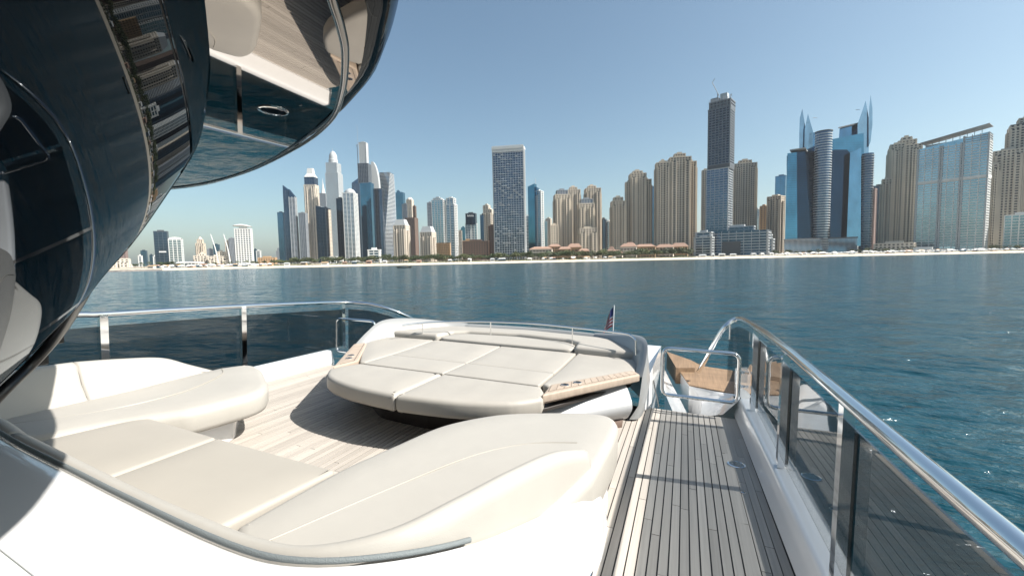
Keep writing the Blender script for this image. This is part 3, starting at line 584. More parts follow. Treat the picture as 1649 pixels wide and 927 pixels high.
# twin glass towers
def twin():
    d = 690; wd, dp, c, rz = fit(1263, 1382, d, 4, .35); r = empty('twin_glass_towers', c, rz)
    tag(r, 'pair of blue glass towers with pointed sail crowns on one podium', 'tower', G_R)
    ca, sa = math.cos(rz), math.sin(rz)
    def L(px, py, dd=0.):
        p = sd(px, py, d+dd); dx, dy = p[0]-c[0], p[1]-c[1]; return np.array([ca*dx+sa*dy, -sa*dx+ca*dy, p[2]-GZ])
    def prism(name, pts, m, d0, d1):
        n = len(pts); V_ = [L(x, y, d0) for x, y in pts]+[L(x, y, d1) for x, y in pts]
        return obj(name, V_, [tuple(range(n)), tuple(range(n, 2*n))]+[(k, (k+1) % n, n+(k+1) % n, n+k) for k in range(n)], m, r)
    def floors(name, x0, x1, y0, y1, n, d0, d1, m, sh=.3):
        mb = MB()
        for k in range(n):
            ya = y1+(y0-y1)*k/n; yb = ya+(y0-y1)/n*sh
            a, b = L(x0, ya, d0), L(x1, ya, d0); e, f_ = L(x1, ya, d1), L(x0, ya, d1); h = L((x0+x1)/2, yb, d0)[2]-L((x0+x1)/2, ya, d0)[2]
            zz = (a[2]+b[2])/2
            mb.hexa([(p[0], p[1], zz) for p in (a, b, e, f_)]+[(p[0], p[1], zz+h) for p in (a, b, e, f_)])
        return mb.build(name, m, r)
    prism('left_wing', [(1264, 398), (1284, 392), (1283, 245), (1268, 247)], 'glass_teal', -6, 40)
    prism('left_face', [(1283, 394), (1312, 394), (1313, 243), (1283, 245)], 'glass_dark', -4, 40)
    floors('floor_line', 1267, 1312, 247, 394, 40, -6.4, 40, 'glass_navy', .1)
    mb = MB(); a = L(1272, 241, 2); b = L(1303, 246, 30); mb.box(min(a[0], b[0]), max(a[0], b[0]), min(a[1], b[1]), max(a[1], b[1]), b[2]-3, a[2]); mb.build('roof_plant', 'concrete', r)
    p = L(1321, 400, -4); rad = 11.5*d/F; zt = L(1321, 217, -4)[2]
    cyl(r, 'round_shaft', 'glass_navy', p[0], p[1], [(rad*.93, 0), (rad*.93, zt)], 24); mb = MB()
    for k in range(48): V_, F_ = lathe([(rad, zt*k/48), (rad, zt*(k+.34)/48)], 24, (p[0], p[1])); mb.add(V_, F_)
    mb.build('balcony', 'pale_grey', r)
    cyl(r, 'shaft_roof', 'dark_frame', p[0], p[1], [(rad*1.02, zt), (rad*1.04, zt+1.5)], 24)
    prism('rear_block', [(1298, 300), (1333, 300), (1333, 212), (1303, 214)], 'glass_blue', 30, 55)
    prism('sail_spire', [(1295, 245), (1309, 245), (1310, 214), (1301, 183), (1296, 208)], 'glass_pale', 30, 52)
    prism('sail_fin', [(1287, 246), (1296, 246), (1297, 205), (1292, 175), (1288, 190), (1287, 215)], 'glass_pale', 32, 44)
    prism('right_body', [(1331, 396), (1392, 396), (1391, 214), (1331, 226)], 'glass_teal', 4, 50)
    floors('floor_line', 1331.5, 1390.5, 226, 396, 46, 3.6, 50, 'glass_blue', .1)
    prism('dark_face', [(1337, 395), (1363, 395), (1368, 245), (1364, 241), (1344, 241), (1336, 248)], 'glass_dark', -1, 6)
    prism('right_wing', [(1363, 396), (1386, 396), (1387, 238), (1369, 246)], 'glass_sky', -7, 10)
    prism('stepped_top', [(1351, 222), (1388, 216), (1388, 197), (1370, 200), (1352, 207)], 'glass_blue', 12, 44)
    prism('roof_canopy', [(1350, 207), (1384, 199), (1384, 197), (1350, 205)], 'dark_frame', 8, 44)
    prism('sail_spire', [(1381, 250), (1399, 250), (1399, 190), (1394, 162), (1388, 180), (1381, 200)], 'glass_pale', 6, 24)
    prism('sail_fin', [(1399, 236), (1402, 228), (1405, 200), (1405, 175), (1402, 153), (1399.5, 175)], 'glass_pale', 4, 24)
    p = L(1392, 400, 4); rad = 8.5*d/F; zt = L(1392, 250, 4)[2]
    cyl(r, 'round_shaft', 'glass_navy', p[0], p[1], [(rad*.9, 0), (rad*.9, zt)], 20); mb = MB()
    for k in range(40): V_, F_ = lathe([(rad, zt*k/40), (rad, zt*(k+.36)/40)], 20, (p[0], p[1])); mb.add(V_, F_)
    mb.build('balcony', 'mid_grey', r)
    prism('podium', [(1263, 410), (1381, 410), (1380, 382), (1263, 386)], 'glass_blue', -14, 40)
    mb = MB()
    for k in range(60):
        a = L(1264+k*1.95, 410, -14.6)
        mb.box(a[0]-.35, a[0]+.35, a[1]-.5, a[1]+.3, 0, L(1264+k*1.95, 386.5-k*.06, -14.6)[2])
    mb.build('podium_fins', 'pale_grey', r)
    prism('podium_roof', [(1262, 387), (1382, 383), (1382, 381), (1262, 385)], 'dark_frame', -16, 42)
    for a, b, s in ((1309, 1316, 190), (1378, 1385, 177)):
        obj('roof_crane', *tube_geo([L(a, s, 20), L(b, s-.5, 20)], .35, 5), 'concrete', r)
twin()
T('dark_tower', 'brown grey tower directly right of the twin glass towers', 950, 15, [(1391, 1408, 306, 'rose')], .8, group=G_R)
T('dark_tower', 'dark glass tower between the brown grey and beige towers', 1000, 15, [(1402, 1421, 301, 'curtain_dark')], .8, group=G_R)
T('beige_tower', 'tall stepped beige tower left of the glass hotel', 720, -6, [(1424, 1477, 240, B), (1416, 1432, 291, 'beige2'), (1438, 1468, 231, 'beige2'), (1444, 1460, 226, B), (1426, 1450, 237, 'beige2')], .7, 'tower', G_R)
r, i = T('beach_hotel_tower', 'broad pale blue hotel slab with sloping roof canopy', 640, 10, [(1472, 1588, (238, 226), 'hotel'), ], .28, 'hotel', G_R)
x, y, wd, dp, z0, zl, zr = i[0]
mb = MB(); frame_boxes(mb, wd*.33, dp*1.02, min(zl, zr)-1, max(zl, zr)-.5, 'hotel', x+wd*.33, y); mb.build('upper_floors', 'pale_grey', r)
mb = MB(); zb = z0+(zl-z0)*.66; mb.box(x-wd*.5-1.3, x+wd*.5+1.3, y-dp/2-1.5, y+dp/2+1.5, zb, zb+4); mb.build('refuge_band', 'white_wall', r)
mb = MB()
for q in (-.5, -.17, -.135, .13, .165, .5): mb.box(x+wd*q-.9, x+wd*q+.9, y-dp/2-1.9, y-dp/2-.5, 0, zl-(0 if q < 0 else 0))
mb.build('rib', 'pale_grey', r)
hl, hr = zpix(1478, 229, 640)-r.location.z, zpix(1588, 215, 640)-r.location.z
mb = MB(); mb.hexa([(x-wd*.47, y-dp*.7, hl), (x+wd*.5, y-dp*.7, hr), (x+wd*.5, y+dp*.7, hr), (x-wd*.47, y+dp*.7, hl), (x-wd*.47, y-dp*.7, hl+.8), (x+wd*.5, y-dp*.7, hr+.8), (x+wd*.5, y+dp*.7, hr+.8), (x-wd*.47, y+dp*.7, hl+.8)])
mb.build('roof_canopy', 'mid_grey', r)
mb = MB()
for q in range(9): xx = x-wd*.42+q*wd*.1; mb.box(xx-.3, xx+.3, y-.3, y+.3, zl-6, hl+(hr-hl)*q/9)
mb.box(x-wd*.40, x+wd*.35, y-dp*.3, y+dp*.3, zl-4, zl+5); mb.build('canopy_post', 'pale_grey', r)
T('beach_annex', 'long low white building at the foot of the glass hotel', 600, 5, [(1448, 1524, 402, 'white_bal')], .2, 'building', G_R)
T('beige_tower', 'huge stepped beige tower cut by the right photo edge', 660, -6, [(1612, 1690, 204, B), (1590, 1640, 246, 'beige2'), (1626, 1690, 194, B), (1583, 1600, 268, 'beige2'), (1634, 1690, 191, 'beige2')], .6, 'tower', G_R)
T('glass_block', 'low pale glass block before the huge beige tower', 600, 8, [(1615, 1680, 346, 'pale_glass')], .5, 'building', G_R)
T('low_block', 'low pink stone block behind the beach umbrellas at right', 640, 8, [(1408, 1474, 392, 'sandstone')], .4, 'building', G_R)
T('white_pavilion', 'small white pavilion in the shore trees under the twisted tower', 640, 10, [(594, 613, 403, 'white_bal')], .7, 'building', G_MID)
T('low_block', 'low pale building among trees below the domed skyscraper', 640, 8, [(524, 552, 417, 'white_bal')], .4, 'building', G_MAR)
# tent-roofed pavilion
wd, dp, c, rz = fit(272, 330, 560, 4, .35); r = empty('tent_pavilion', c, rz); tag(r, 'long white canopied pavilion on the left beach', 'pavilion')
ro = [[(-wd/2+wd*k/12, -dp/2, 4.6+.7*math.sin(math.pi*k/12)), (-wd/2+wd*k/12, 0, 5.6+1.2*math.sin(math.pi*k/12)), (-wd/2+wd*k/12, dp/2, 4.6)] for k in range(13)]
o = loft('canopy', ro, 'canvas', r); mb = MB()
for k in range(10): mb.box(-wd/2+1+k*wd/10, -wd/2+1.4+k*wd/10, -dp/2+.3, -dp/2+.7, 0, 4.8)
mb.build('posts', 'white_wall', r); mb = MB(); mb.box(-wd*.48, wd*.48, -dp*.2, dp*.4, 0, 3.6); mb.build('wall', 'mid_grey', r)
# breakwater
rows = []
for x in range(60, 262, 8):
    dd = shore_depth(x)-6; rows.append([ground(x, dd-6+random.uniform(-1, 1), WATER_Z-1), ground(x, dd-2, WATER_Z+1.3+random.uniform(-.4, .4)), ground(x, dd+4, WATER_Z+1.6+random.uniform(-.3, .3)), ground(x, dd+14, WATER_Z+.5)])
tag(loft('breakwater', rows, 'rock', None, False), 'low grey stone breakwater along the left shore', 'breakwater')
# ------------------------------------------------------------------ shore trees and beach furniture
def leaf_crown(n, rx, rz_, size, seed):
    rd = random.Random(seed); V_ = []; F_ = []
    lobes = [(rd.uniform(-.55, .55)*rx, rd.uniform(-.55, .55)*rx, rd.uniform(-.2, .5)*rz_, rd.uniform(.4, .7)) for _ in range(6)]
    for _ in range(n):
        lx, ly, lz, lr = rd.choice(lobes); u = np.array([rd.gauss(0, 1), rd.gauss(0, 1), rd.gauss(0, 1)]); u /= np.linalg.norm(u); q = rd.random()**.4*lr
        p = np.array([lx+u[0]*rx*q, ly+u[1]*rx*q, lz+u[2]*rz_*q]); a = np.array([rd.gauss(0, 1) for _ in range(3)]); a *= size/np.linalg.norm(a); b = np.cross(a, [rd.gauss(0, 1) for _ in range(3)]); b *= size*.8/(np.linalg.norm(b)+1e-6)
        k = len(V_); V_ += [p-a, p-b*.6, p+a, p+b*.6]; F_.append((k, k+1, k+2, k+3))
    return V_, F_
def palm_crown(seed, L_=2.6):
    rd = random.Random(seed); V_ = []; F_ = []
    for k in range(14):
        a = 2*math.pi*k/14+rd.uniform(-.15, .15); up = rd.uniform(.1, .9); prev = None
        for j in range(5):
            t = j/4; rr = L_*t; z = up*L_*t-1.25*L_*t*t*.9; wdt = .34*(1-abs(t-.35)); s = np.array([-math.sin(a), math.cos(a), 0])*wdt
            c_ = np.array([math.cos(a)*rr, math.sin(a)*rr, z]); V_ += [c_-s-[0, 0, .18], c_, c_+s-[0, 0, .18]]
            if prev is not None:
                q = len(V_)-6; F_ += [(q, q+1, q+4, q+3), (q+1, q+2, q+5, q+4)]
            prev = c_
    return V_, F_
def mesh_of(name, V_, F_, m):
    me = bpy.data.meshes.new(name); me.from_pydata([tuple(map(float, v)) for v in V_], [], F_); me.materials.append(MATS[m]); return me
TRUNK = mesh_of('trunk', *tube_geo([(0, 0, -.5), (.1, .05, 2), (0, .1, 4)], [.28, .22, .16], 6), 'trunk')
PTRUNK = mesh_of('palm_trunk', *tube_geo([(0, 0, -.5), (.15, .05, 3), (.1, .1, 6)], [.26, .2, .17], 6), 'trunk')
CR = [mesh_of('crown', *leaf_crown(260, 4.2, 2.6, .62, s), 'foliage' if s % 2 else 'foliage_light') for s in range(5)]
PC = [mesh_of('palm_crown', *palm_crown(s), 'foliage_light' if s % 2 else 'foliage') for s in range(3)]
def tree(x, d, sc_, palm, where):
    p = ground(x, d, WATER_Z+2.2); r = empty('palm_tree' if palm else 'shore_tree', p, random.uniform(0, 6)); r.scale = (sc_,)*3
    o = link(bpy.data.objects.new('trunk', PTRUNK if palm else TRUNK), r)
    o = link(bpy.data.objects.new('crown', random.choice(PC if palm else CR)), r); o.location = (0, 0, 6 if palm else 4.2)
    tag(r, ('palm' if palm else 'dark leafy tree')+' in the shore greenery '+where, 'palm' if palm else 'tree', ('palms ' if palm else 'leafy trees ')+where)
def belt(x0, x1, n, where, sc0=.55, sc1=.95, pal=.3):
    for k in range(n):
        x = x0+(x1-x0)*(k+random.random())/n; tree(x, shore_depth(x)+random.uniform(72, 125), random.uniform(sc0, sc1)*1.75, random.random() < pal, where)
belt(215, 300, 11, 'left of the tent pavilion', .4, .7, .5)
belt(330, 445, 14, 'below the sail roofed tower', .4, .7, .5)
belt(445, 600, 40, 'below the marina cluster', .5, .9, .25)
belt(600, 700, 28, 'below the twisted tower', .6, 1.0, .25)
belt(700, 800, 24, 'left of the gridded tower', .55, .9, .3)
belt(800, 955, 42, 'before the red roofed hotel at left', .6, 1.05, .35)
belt(955, 1115, 44, 'before the red roofed hotels at right', .6, 1.1, .35)
belt(1240, 1330, 10, 'before the twin glass towers', .4, .7, .4)
belt(1370, 1475, 12, 'left of the glass hotel', .5, .8, .4)
belt(1590, 1660, 7, 'right of the glass hotel', .5, .8, .4)
# low shrubs as a mass
V_ = []; F_ = []
rd = random.Random(3)
for k in range(9000):
    x = rd.uniform(440, 1120); dpt = shore_depth(x)+rd.uniform(60, 90); h = 1.3+1.1*math.sin(x*.07)+.8*math.sin(x*.23+1); p = ground(x, dpt, WATER_Z+2+rd.random()*max(.4, h))
    a = np.array([rd.gauss(0, 1), rd.gauss(0, 1), rd.gauss(0, 1)])*.35; b = np.cross(a, [rd.gauss(0, 1) for _ in range(3)]); b *= .4/(np.linalg.norm(b)+1e-6); q = len(V_); V_ += [p-a, p-b, p+a, p+b]; F_.append((q, q+1, q+2, q+3))
o = tag(obj('shore_shrubs', V_, F_, 'foliage', None, False, False), 'low green shrubs along the back of the beach', 'shrubs', kind='stuff')
UM = mesh_of('umbrella_canopy', *lathe([(2.2, 2.1), (1.5, 2.6), (.1, 3.1)], 8), 'canvas'); UP = mesh_of('umbrella_pole', *tube_geo([(0, 0, -.3), (0, 0, 2.9)], .05, 5), 'white_wall')
def umbrellas(x0, x1, n, where):
    for k in range(n):
        x = x0+(x1-x0)*(k+random.random()*.8)/n; p = ground(x, shore_depth(x)+random.uniform(22, 62), WATER_Z+1.5); r = empty('beach_umbrella', p); s = random.uniform(.9, 1.3); r.scale = (s, s, s)
        link(bpy.data.objects.new('canopy', UM), r); link(bpy.data.objects.new('pole', UP), r); tag(r, 'white beach umbrella on the sand '+where, 'umbrella', 'umbrellas '+where)
umbrellas(1250, 1380, 34, 'below the twin glass towers'); umbrellas(1400, 1649, 42, 'below the glass hotel'); umbrellas(870, 1000, 8, 'before the red roofed hotel'); umbrellas(255, 440, 26, 'along the left beach')
# beach huts and kiosks along the back of the sand
HC = ['canvas', 'tan', 'terracotta', 'pale_grey', 'white_wall', 'glass_blue']
for k in range(6): MATS['hut%d' % k] = MATS[HC[k]]
def huts(x0, x1, n, where):
    for k in range(n):
        x = x0+(x1-x0)*(k+random.random()*.8)/n; p_ = ground(x, shore_depth(x)+random.uniform(55, 72), WATER_Z+1.9); r = empty('beach_hut', p_, R(YAW)+random.uniform(-.3, .3)); w_, h_ = random.uniform(1.8, 4.5), random.uniform(2.2, 3.2)
        mb = MB(); mb.box(-w_, w_, -1.6, 1.6, 0, h_); mb.build('wall', random.choice(HC), r); mb = MB(); e = .5; mb.hexa([(-w_-e, -2.1, h_), (w_+e, -2.1, h_), (w_+e, 2.1, h_), (-w_-e, 2.1, h_), (-w_*.8, -.2, h_+1.1), (w_*.8, -.2, h_+1.1), (w_*.8, .2, h_+1.1), (-w_*.8, .2, h_+1.1)]); mb.build('roof', random.choice(HC[:5]), r)
        mb = MB(); mb.box(-w_*.7, w_*.7, -1.66, -1.58, .9, h_*.75); mb.build('opening', 'dark_frame', r)
        tag(r, 'small beach hut at the back of the sand '+where, 'hut', 'huts '+where)
huts(235, 440, 16, 'on the left beach'); huts(450, 700, 9, 'below the marina cluster'); huts(720, 1000, 10, 'around the gridded tower'); huts(1120, 1400, 14, 'below the twin glass towers'); huts(1400, 1650, 14, 'below the glass hotel')
# small craft
r = empty('wooden_boat', [*sd(651, 434, 300)[:2], WATER_Z], R(YAW+5)); tag(r, 'small brown wooden boat afloat off the beach', 'boat')
ro = [[(-5+10*k/10, -1.3*math.sin(math.pi*(k+.6)/11.2), .55+.5*abs(k/5-1)**2), (-5+10*k/10, 0, -.3), (-5+10*k/10, 1.3*math.sin(math.pi*(k+.6)/11.2), .55+.5*abs(k/5-1)**2)] for k in range(11)]
loft('hull', ro, 'wood_boat', r); mb = MB(); mb.box(-2.6, 2.4, -.9, .9, 1.75, 1.9); [mb.box(a-.05, a+.05, b-.05, b+.05, .3, 1.76) for a in (-2.4, 2.2) for b in (-.8, .8)]; mb.build('canopy', 'wood_boat', r)
mb = MB(); mb.box(-3, 3, -.8, .8, .35, .5); mb.build('bench', 'tan', r)
r = empty('speedboat', [*sd(143, 443, 250)[:2], WATER_Z], R(YAW+60)); tag(r, 'small white boat beside the black overhang at far left', 'boat')
ro = [[(-3+6*k/8, -1.1*(1-(k/8)**3), .8), (-3+6*k/8, 0, -.3+.7*(k/8)**2), (-3+6*k/8, 1.1*(1-(k/8)**3), .8)] for k in range(9)]
loft('hull', ro, 'white_wall', r); mb = MB(); mb.hexa([(-1.5, -.8, .7), (1.2, -.7, .7), (1.2, .7, .7), (-1.5, .8, .7), (-1.2, -.6, 2.0), (.2, -.5, 2.0), (.2, .5, 2.0), (-1.2, .6, 2.0)]); mb.build('cabin', 'white_wall', r)
# ================================================================== THE YACHT (yacht frame: x starboard, y aft along the deck, z up, sole z = 0)
DECK_END = 5.45
# ------------------------------------------------------------------ hull under the deck
hull = empty('yacht_hull'); tag(hull, 'white yacht hull below the decks, cut square at the stern steps', 'yacht', boat=True)
mb = MB(); mb.hexa([(-5.3, -6, -4.2), (.4, -6, -4.2), (.4, DECK_END-.35, -4.2), (-5.3, DECK_END-.35, -4.2), (-5.78, -6, -.03), (.86, -6, -.03), (.86, DECK_END-.02, -.03), (-5.78, DECK_END-.02, -.03)])
mb.build('hull_side', 'hull_white', hull)
# ------------------------------------------------------------------ teak sole: planks over black caulking
sole = plate('cockpit_sole', [(-5.74, -1.5), (.80, -1.5), (.80, DECK_END), (-5.74, DECK_END)], -.028, -.006, 'caulk'); tag(sole, kind='structure', boat=True)
PITCH = .0585; GAP = .0070; rp = random.Random(11)
def plank(x00, x01, x10, x11, y0, y1, z=0.):
    V_ = [(x00, y0, z-.02), (x01, y0, z-.02), (x11, y1, z-.02), (x10, y1, z-.02), (x00+.001, y0+.001, z), (x01-.001, y0+.001, z), (x11-.001, y1-.001, z), (x10+.001, y1-.001, z)]
    return obj('plank', V_, BF, 'teak', sole, False, False)
xs_ = -5.70; ncol = 0
while xs_ < .40:
    y = -.4 if xs_ > -1.05 else 1.8; ye = DECK_END-.004
    first = True
    while y < ye-.02:
        L_ = rp.uniform(1.1, 2.5) if xs_ > -1.05 else rp.uniform(1.7, 3.4)
        if first: L_ *= rp.random()*.8+.2; first = False
        y2 = min(ye, y+L_)
        if ye-y2 < .3: y2 = ye
        fan = lambda Y: .018*(3.5-Y)*(xs_+.0) if xs_ > -.7 else 0
        gp = GAP if xs_ > -1.05 else .0095; plank(xs_, xs_+PITCH-gp, xs_, xs_+PITCH-gp, y, y2-.003, rp.uniform(-.0006, .0006)); y = y2
    xs_ += PITCH; ncol += 1
# margin planks that follow the starboard bulwark (slightly angled)
for k in range(4):
    y = -.4
    while y < DECK_END-.01:
        y2 = min(DECK_END-.004, y+rp.uniform(1., 2.2)); 
        if DECK_END-y2 < .3: y2 = DECK_END-.004
        f_ = lambda Y: .415+k*.058-.012*(Y-2.5)*(k+1)/4
        g_ = lambda Y: min(f_(Y)+.0525, .70)
        plank(f_(y), g_(y), f_(y2-.003), g_(y2-.003), y, y2-.003, .0002); y = y2
# deck fittings
def deck_plate(px, py, rad, lab):
    p = bz(px, py, 0.); r = empty('deck_filler', p); V_, F_ = lathe([(rad, .0), (rad, .007), (rad*.82, .010), (rad*.78, .005)], 24); obj('rim', V_, F_, 'steel', r, 30)
    V_, F_ = lathe([(rad*.8, .004), (rad*.76, .008), (rad*.2, .0085)], 24); obj('lid', V_, F_, 'dark_steel', r, 30); tag(r, lab, 'deck fitting', boat=True)
deck_plate(1186, 748, .074, 'round chrome deck filler cap beside the starboard bulwark'); deck_plate(1197, 793, .018, 'tiny chrome deck plug in the planks near the bulwark')
# ------------------------------------------------------------------ bulwarks
def bulwark(name, lab, side):
    prof = [(.655, -.02), (.655, .012), (.645, .02), (.672, .10), (.688, .185), (.70, .208), (.72, .218), (.80, .222), (.835, .214), (.855, .19), (.872, .05), (.88, -.5), (.86, -1.4)]
    r = empty(name); rows = []
    for Y in np.linspace(-2, DECK_END+.1, 22):
        dx = -.016*(Y-2.5) if Y > 0 else .04
        rows.append([((X+dx) if side > 0 else MX(X+dx), Y, z) for X, z in prof])
    loft('bulwark_shell', rows, 'gelcoat', r, 50); tag(r, lab, 'bulwark', boat=True); return r
bulwark('starboard_bulwark', 'white bulwark along the right deck edge under the glass', 1)
pb_ = bulwark('port_bulwark', 'white bulwark along the far left deck edge under the glass', -1)
V_, F_ = lathe([(.022, 0), (.02, .012), (.004, .012)], 12)
p = bx(509, 592, -5.53); o = obj('drain_fitting', [(v[2], v[0], v[1]) for v in V_], F_, 'dark_steel', pb_); o.location = p
# ------------------------------------------------------------------ glass balustrades
def post(parent, x, y, z0, z1, s):
    mb = MB(); a, b = .024, .034
    mb.box(x-a, x+a, y-b, y+b, z0, z1); o = mb.build('post', 'steel', parent)
    mb = MB(); mb.box(x+s*a+s*.001, x+s*(a+.022), y-b*.55, y+b*.55, z0+.03, z1-.12) if s > 0 else mb.box(x+s*(a+.022), x+s*a+s*.001, y-b*.55, y+b*.55, z0+.03, z1-.12); mb.build('glass_clamp', 'dark_steel', o)
    return o
gz = lambda Y: .222
sb = empty('starboard_balustrade'); tag(sb, 'near right balustrade of tinted glass, square steel posts and thick tubular rail', 'balustrade', boat=True)
rail = [(.765, -.8, 1.085), (.76, .4, 1.09), (.755, 1.3, 1.10), (.75, 2.2, 1.11), (.75, 3.2, 1.12), (.75, 3.9, 1.12), (.745, 5.1, 1.10)]
rail += [tuple(bz(x, y, z)) for x, y, z in ((1190, 513, 1.03), (1168, 526, .90), (1148, 556, .60), (1134, 582, .30), (1125, 598, .06))]
tube('top_rail', cat(rail, 8), .034, 'steel', sb, 16)
for Y in (1.15, 2.46, 3.75, 5.13): post(sb, .742-.008*(Y-2.5), Y, gz(Y), 1.095, 1)
def pane(parent, x0, y0, x1, y1, zb0, zb1, zt0, zt1, t=.010):
    mb = MB(); mb.hexa([(x0-t/2, y0, zb0), (x0+t/2, y0, zb0), (x1+t/2, y1, zb1), (x1-t/2, y1, zb1), (x0-t/2, y0, zt0), (x0+t/2, y0, zt0), (x1+t/2, y1, zt1), (x1-t/2, y1, zt1)])
    return mb.build('glass_pane', 'tinted_glass', parent)
YS = (-.6, 1.15, 2.46, 3.75, 5.13)
for a, b in zip(YS, YS[1:]): pane(sb, .782-.008*(a-2.5), a+.004, .782-.008*(b-2.5), b-.004, .225, .225, .985, .985)
# curved aft pane under the falling rail
RC = cat(rail, 8); rows = []
for q in [np.array((.765, 5.145, 1.10))]+RC[50:63:2]: rows.append([(q[0]+.01, q[1], q[2]-.11), (q[0]+.01, q[1], max(.06, .20-.05*(q[1]-5.1)))])
loft('glass_pane', rows, 'tinted_glass', sb)
q0 = bz(1176, 521, .95); tube('stanchion', [q0, q0-np.array([0, .0, .22])], .012, 'steel', sb)
pbal = empty('port_balustrade'); tag(pbal, 'far left balustrade of dark tinted glass with steel posts', 'balustrade', boat=True)
rl = [(-5.65, -.5, 1.22), (-5.65, 1., 1.20)]+[tuple(bx(x, y, -5.65)) for x, y in ((100, 508), (165, 506), (280, 499), (390, 493), (480, 489))]+[tuple(bz(x, y, z)) for x, y, z in ((550, 487, 1.01), (592, 489, .98), (628, 498, .88), (655, 509, .74), (676, 520, .55))]
PR = cat(rl, 8); tube('top_rail', PR, .030, 'steel', pbal, 14)
for px, w_ in ((165, 0), (391, 0), (552, 0)):
    p = bx(px, 500, -5.63); zt = float(np.interp(p[1], [q[1] for q in PR[:60]], [q[2] for q in PR[:60]])); post(pbal, -5.63, p[1], .22, zt, -1)
YP = [-.4]+[bx(px, 500, -5.63)[1] for px in (165, 391, 552)]
for a, b in zip(YP, YP[1:]):
    za, zb = [float(np.interp(v, [q[1] for q in PR[:60]], [q[2] for q in PR[:60]]))-.125 for v in (a, b)]
    pane(pbal, -5.67, a+.004, -5.67, b-.004, .225, .225, za, zb)
rows = []
for q in PR[7*8+2:-8:3]: rows.append([(q[0]-.02, q[1], q[2]-.12), (q[0]-.02, q[1], .16)])
o = loft('glass_pane', rows, 'tinted_glass', pbal); md = o.modifiers.new('thick', 'SOLIDIFY'); md.thickness = .008
# ------------------------------------------------------------------ side gates
def gate(name, lab, xa, xb, y, side):
    r = empty(name); tag(r, lab, 'gate', boat=True); z0, z1 = .20, .765
    P = [np.array(p) for p in roundpoly([(xa, z0), (xb, z0), (xb, z1), (xa, z1)], .09, 5)]
    tube('tube_frame', [(p[0], y, p[1]) for p in densify(P, .2)], .0215, 'steel', r, 12, True)
    xh = xb if side > 0 else xa
    for z in (.40, .56):
        h = tube('hinge', [(xh, y, z-.022), (xh, y, z+.022)], .026, 'steel', r, 12); mb = MB(); a = sorted((xh+side*.02, xh+side*.10)); mb.box(a[0], a[1], y-.012, y+.012, z-.012, z+.012); mb.build('hinge_arm', 'steel', h)
gate('deck_gate', 'tubular steel gate at the end of the right side deck', -.205, .61, 5.40, 1)
gate('deck_gate', 'tubular steel gate at the port deck end, left of the sunbed', MX(.61), MX(-.205), 5.62, -1)
# ------------------------------------------------------------------ starboard quarter beyond the gate
sq = empty('stern_quarter'); tag(sq, 'white stern quarter with teak top beyond the right gate', 'stern', boat=True)
def PZ(x, y, z): return tuple(bz(x, y, z))
tk = [PZ(1110, 620, -.1), PZ(1183, 634, -.1), (.92, 7.4, -.1), (1.0, 8.4, -.1), PZ(1135, 590, -.1), PZ(1124, 586, -.1), PZ(1113, 580, -.1), PZ(1073, 566, -.1)]
z_ = -.1
body = [(p[0], p[1]) for p in tk]; plate('quarter_body', body, -2.6, z_-.012, 'gelcoat', sq)
# teak planks on the quarter, laid fore and aft inside the outline
def clip_x(poly, Y):
    xs = []
    for i_ in range(len(poly)):
        a, b = poly[i_], poly[(i_+1) % len(poly)]
        if (a[1]-Y)*(b[1]-Y) < 0: xs.append(a[0]+(b[0]-a[0])*(Y-a[1])/(b[1]-a[1]))
    return (min(xs), max(xs)) if len(xs) > 1 else None
ys_ = np.arange(min(p[1] for p in body)+.02, max(p[1] for p in body)-.02, .064)
for Y in ys_:
    a, b = clip_x(body, Y), clip_x(body, Y+.058)
    if a and b:
        obj('teak_plank', [(a[0], Y, z_-.01), (a[1], Y, z_-.01), (b[1], Y+.058, z_-.01), (b[0], Y+.058, z_-.01), (a[0], Y, z_+.006), (a[1], Y, z_+.006), (b[1], Y+.058, z_+.006), (b[0], Y+.058, z_+.006)], BF, 'teak_warm', sq, False, False)
# raised teak step at the tip of the quarter
st = [PZ(1074, 567, .02), PZ(1106, 577, .02), PZ(1119, 592, -.02), PZ(1089, 592, -.02)]
mb = MB(); mb.hexa([(p[0], p[1], -.3) for p in (st[3], st[2], st[1], st[0])]+[tuple(p) for p in (st[3], st[2], st[1], st[0])]); mb.build('raised_step', 'teak_warm', sq)
# side face below the teak and quarter coaming sweeping forward to the deck
def sweep(name, rows, m, par): return loft(name, [cat(r_, 5) for r_ in rows], m, par)
sweep('inner_coaming', [[PZ(1110, 622, -.1), PZ(1130, 645, -.25), (.22, 5.62, -.22), (.30, 5.48, -.02)],
                        [PZ(1150, 630, -.1), PZ(1165, 642, -.12), (.44, 5.75, -.02), (.47, 5.48, .02)],
                        [PZ(1183, 634, -.1), PZ(1190, 640, .02), (.60, 5.8, .17), (.615, 5.48, .19)]], 'gelcoat', sq)
sweep('coaming_drop', [[PZ(1110, 622, -.1), PZ(1130, 645, -.25), (.22, 5.62, -.22), (.30, 5.48, -.02)],
                       [(.12, 7.1, -1.3), (.2, 6.4, -1.4), (.26, 5.7, -1.5), (.34, 5.5, -1.5)]], 'gelcoat', sq)
sweep('outer_coaming', [[(.66, 5.5, .21), (.70, 6.1, .16), (.74, 6.9, .06), (.82, 7.8, -.03), (.9, 8.5, -.06)],
                        [(.86, 5.5, .205), (.9, 6.1, .16), (.98, 6.9, .08), (1.06, 7.8, .0), (1.1, 8.6, -.04)],
                        [(.9, 5.5, -1.5), (.94, 6.1, -1.5), (1.0, 6.9, -1.5), (1.08, 7.8, -1.5), (1.1, 8.6, -1.5)]], 'gelcoat', sq)
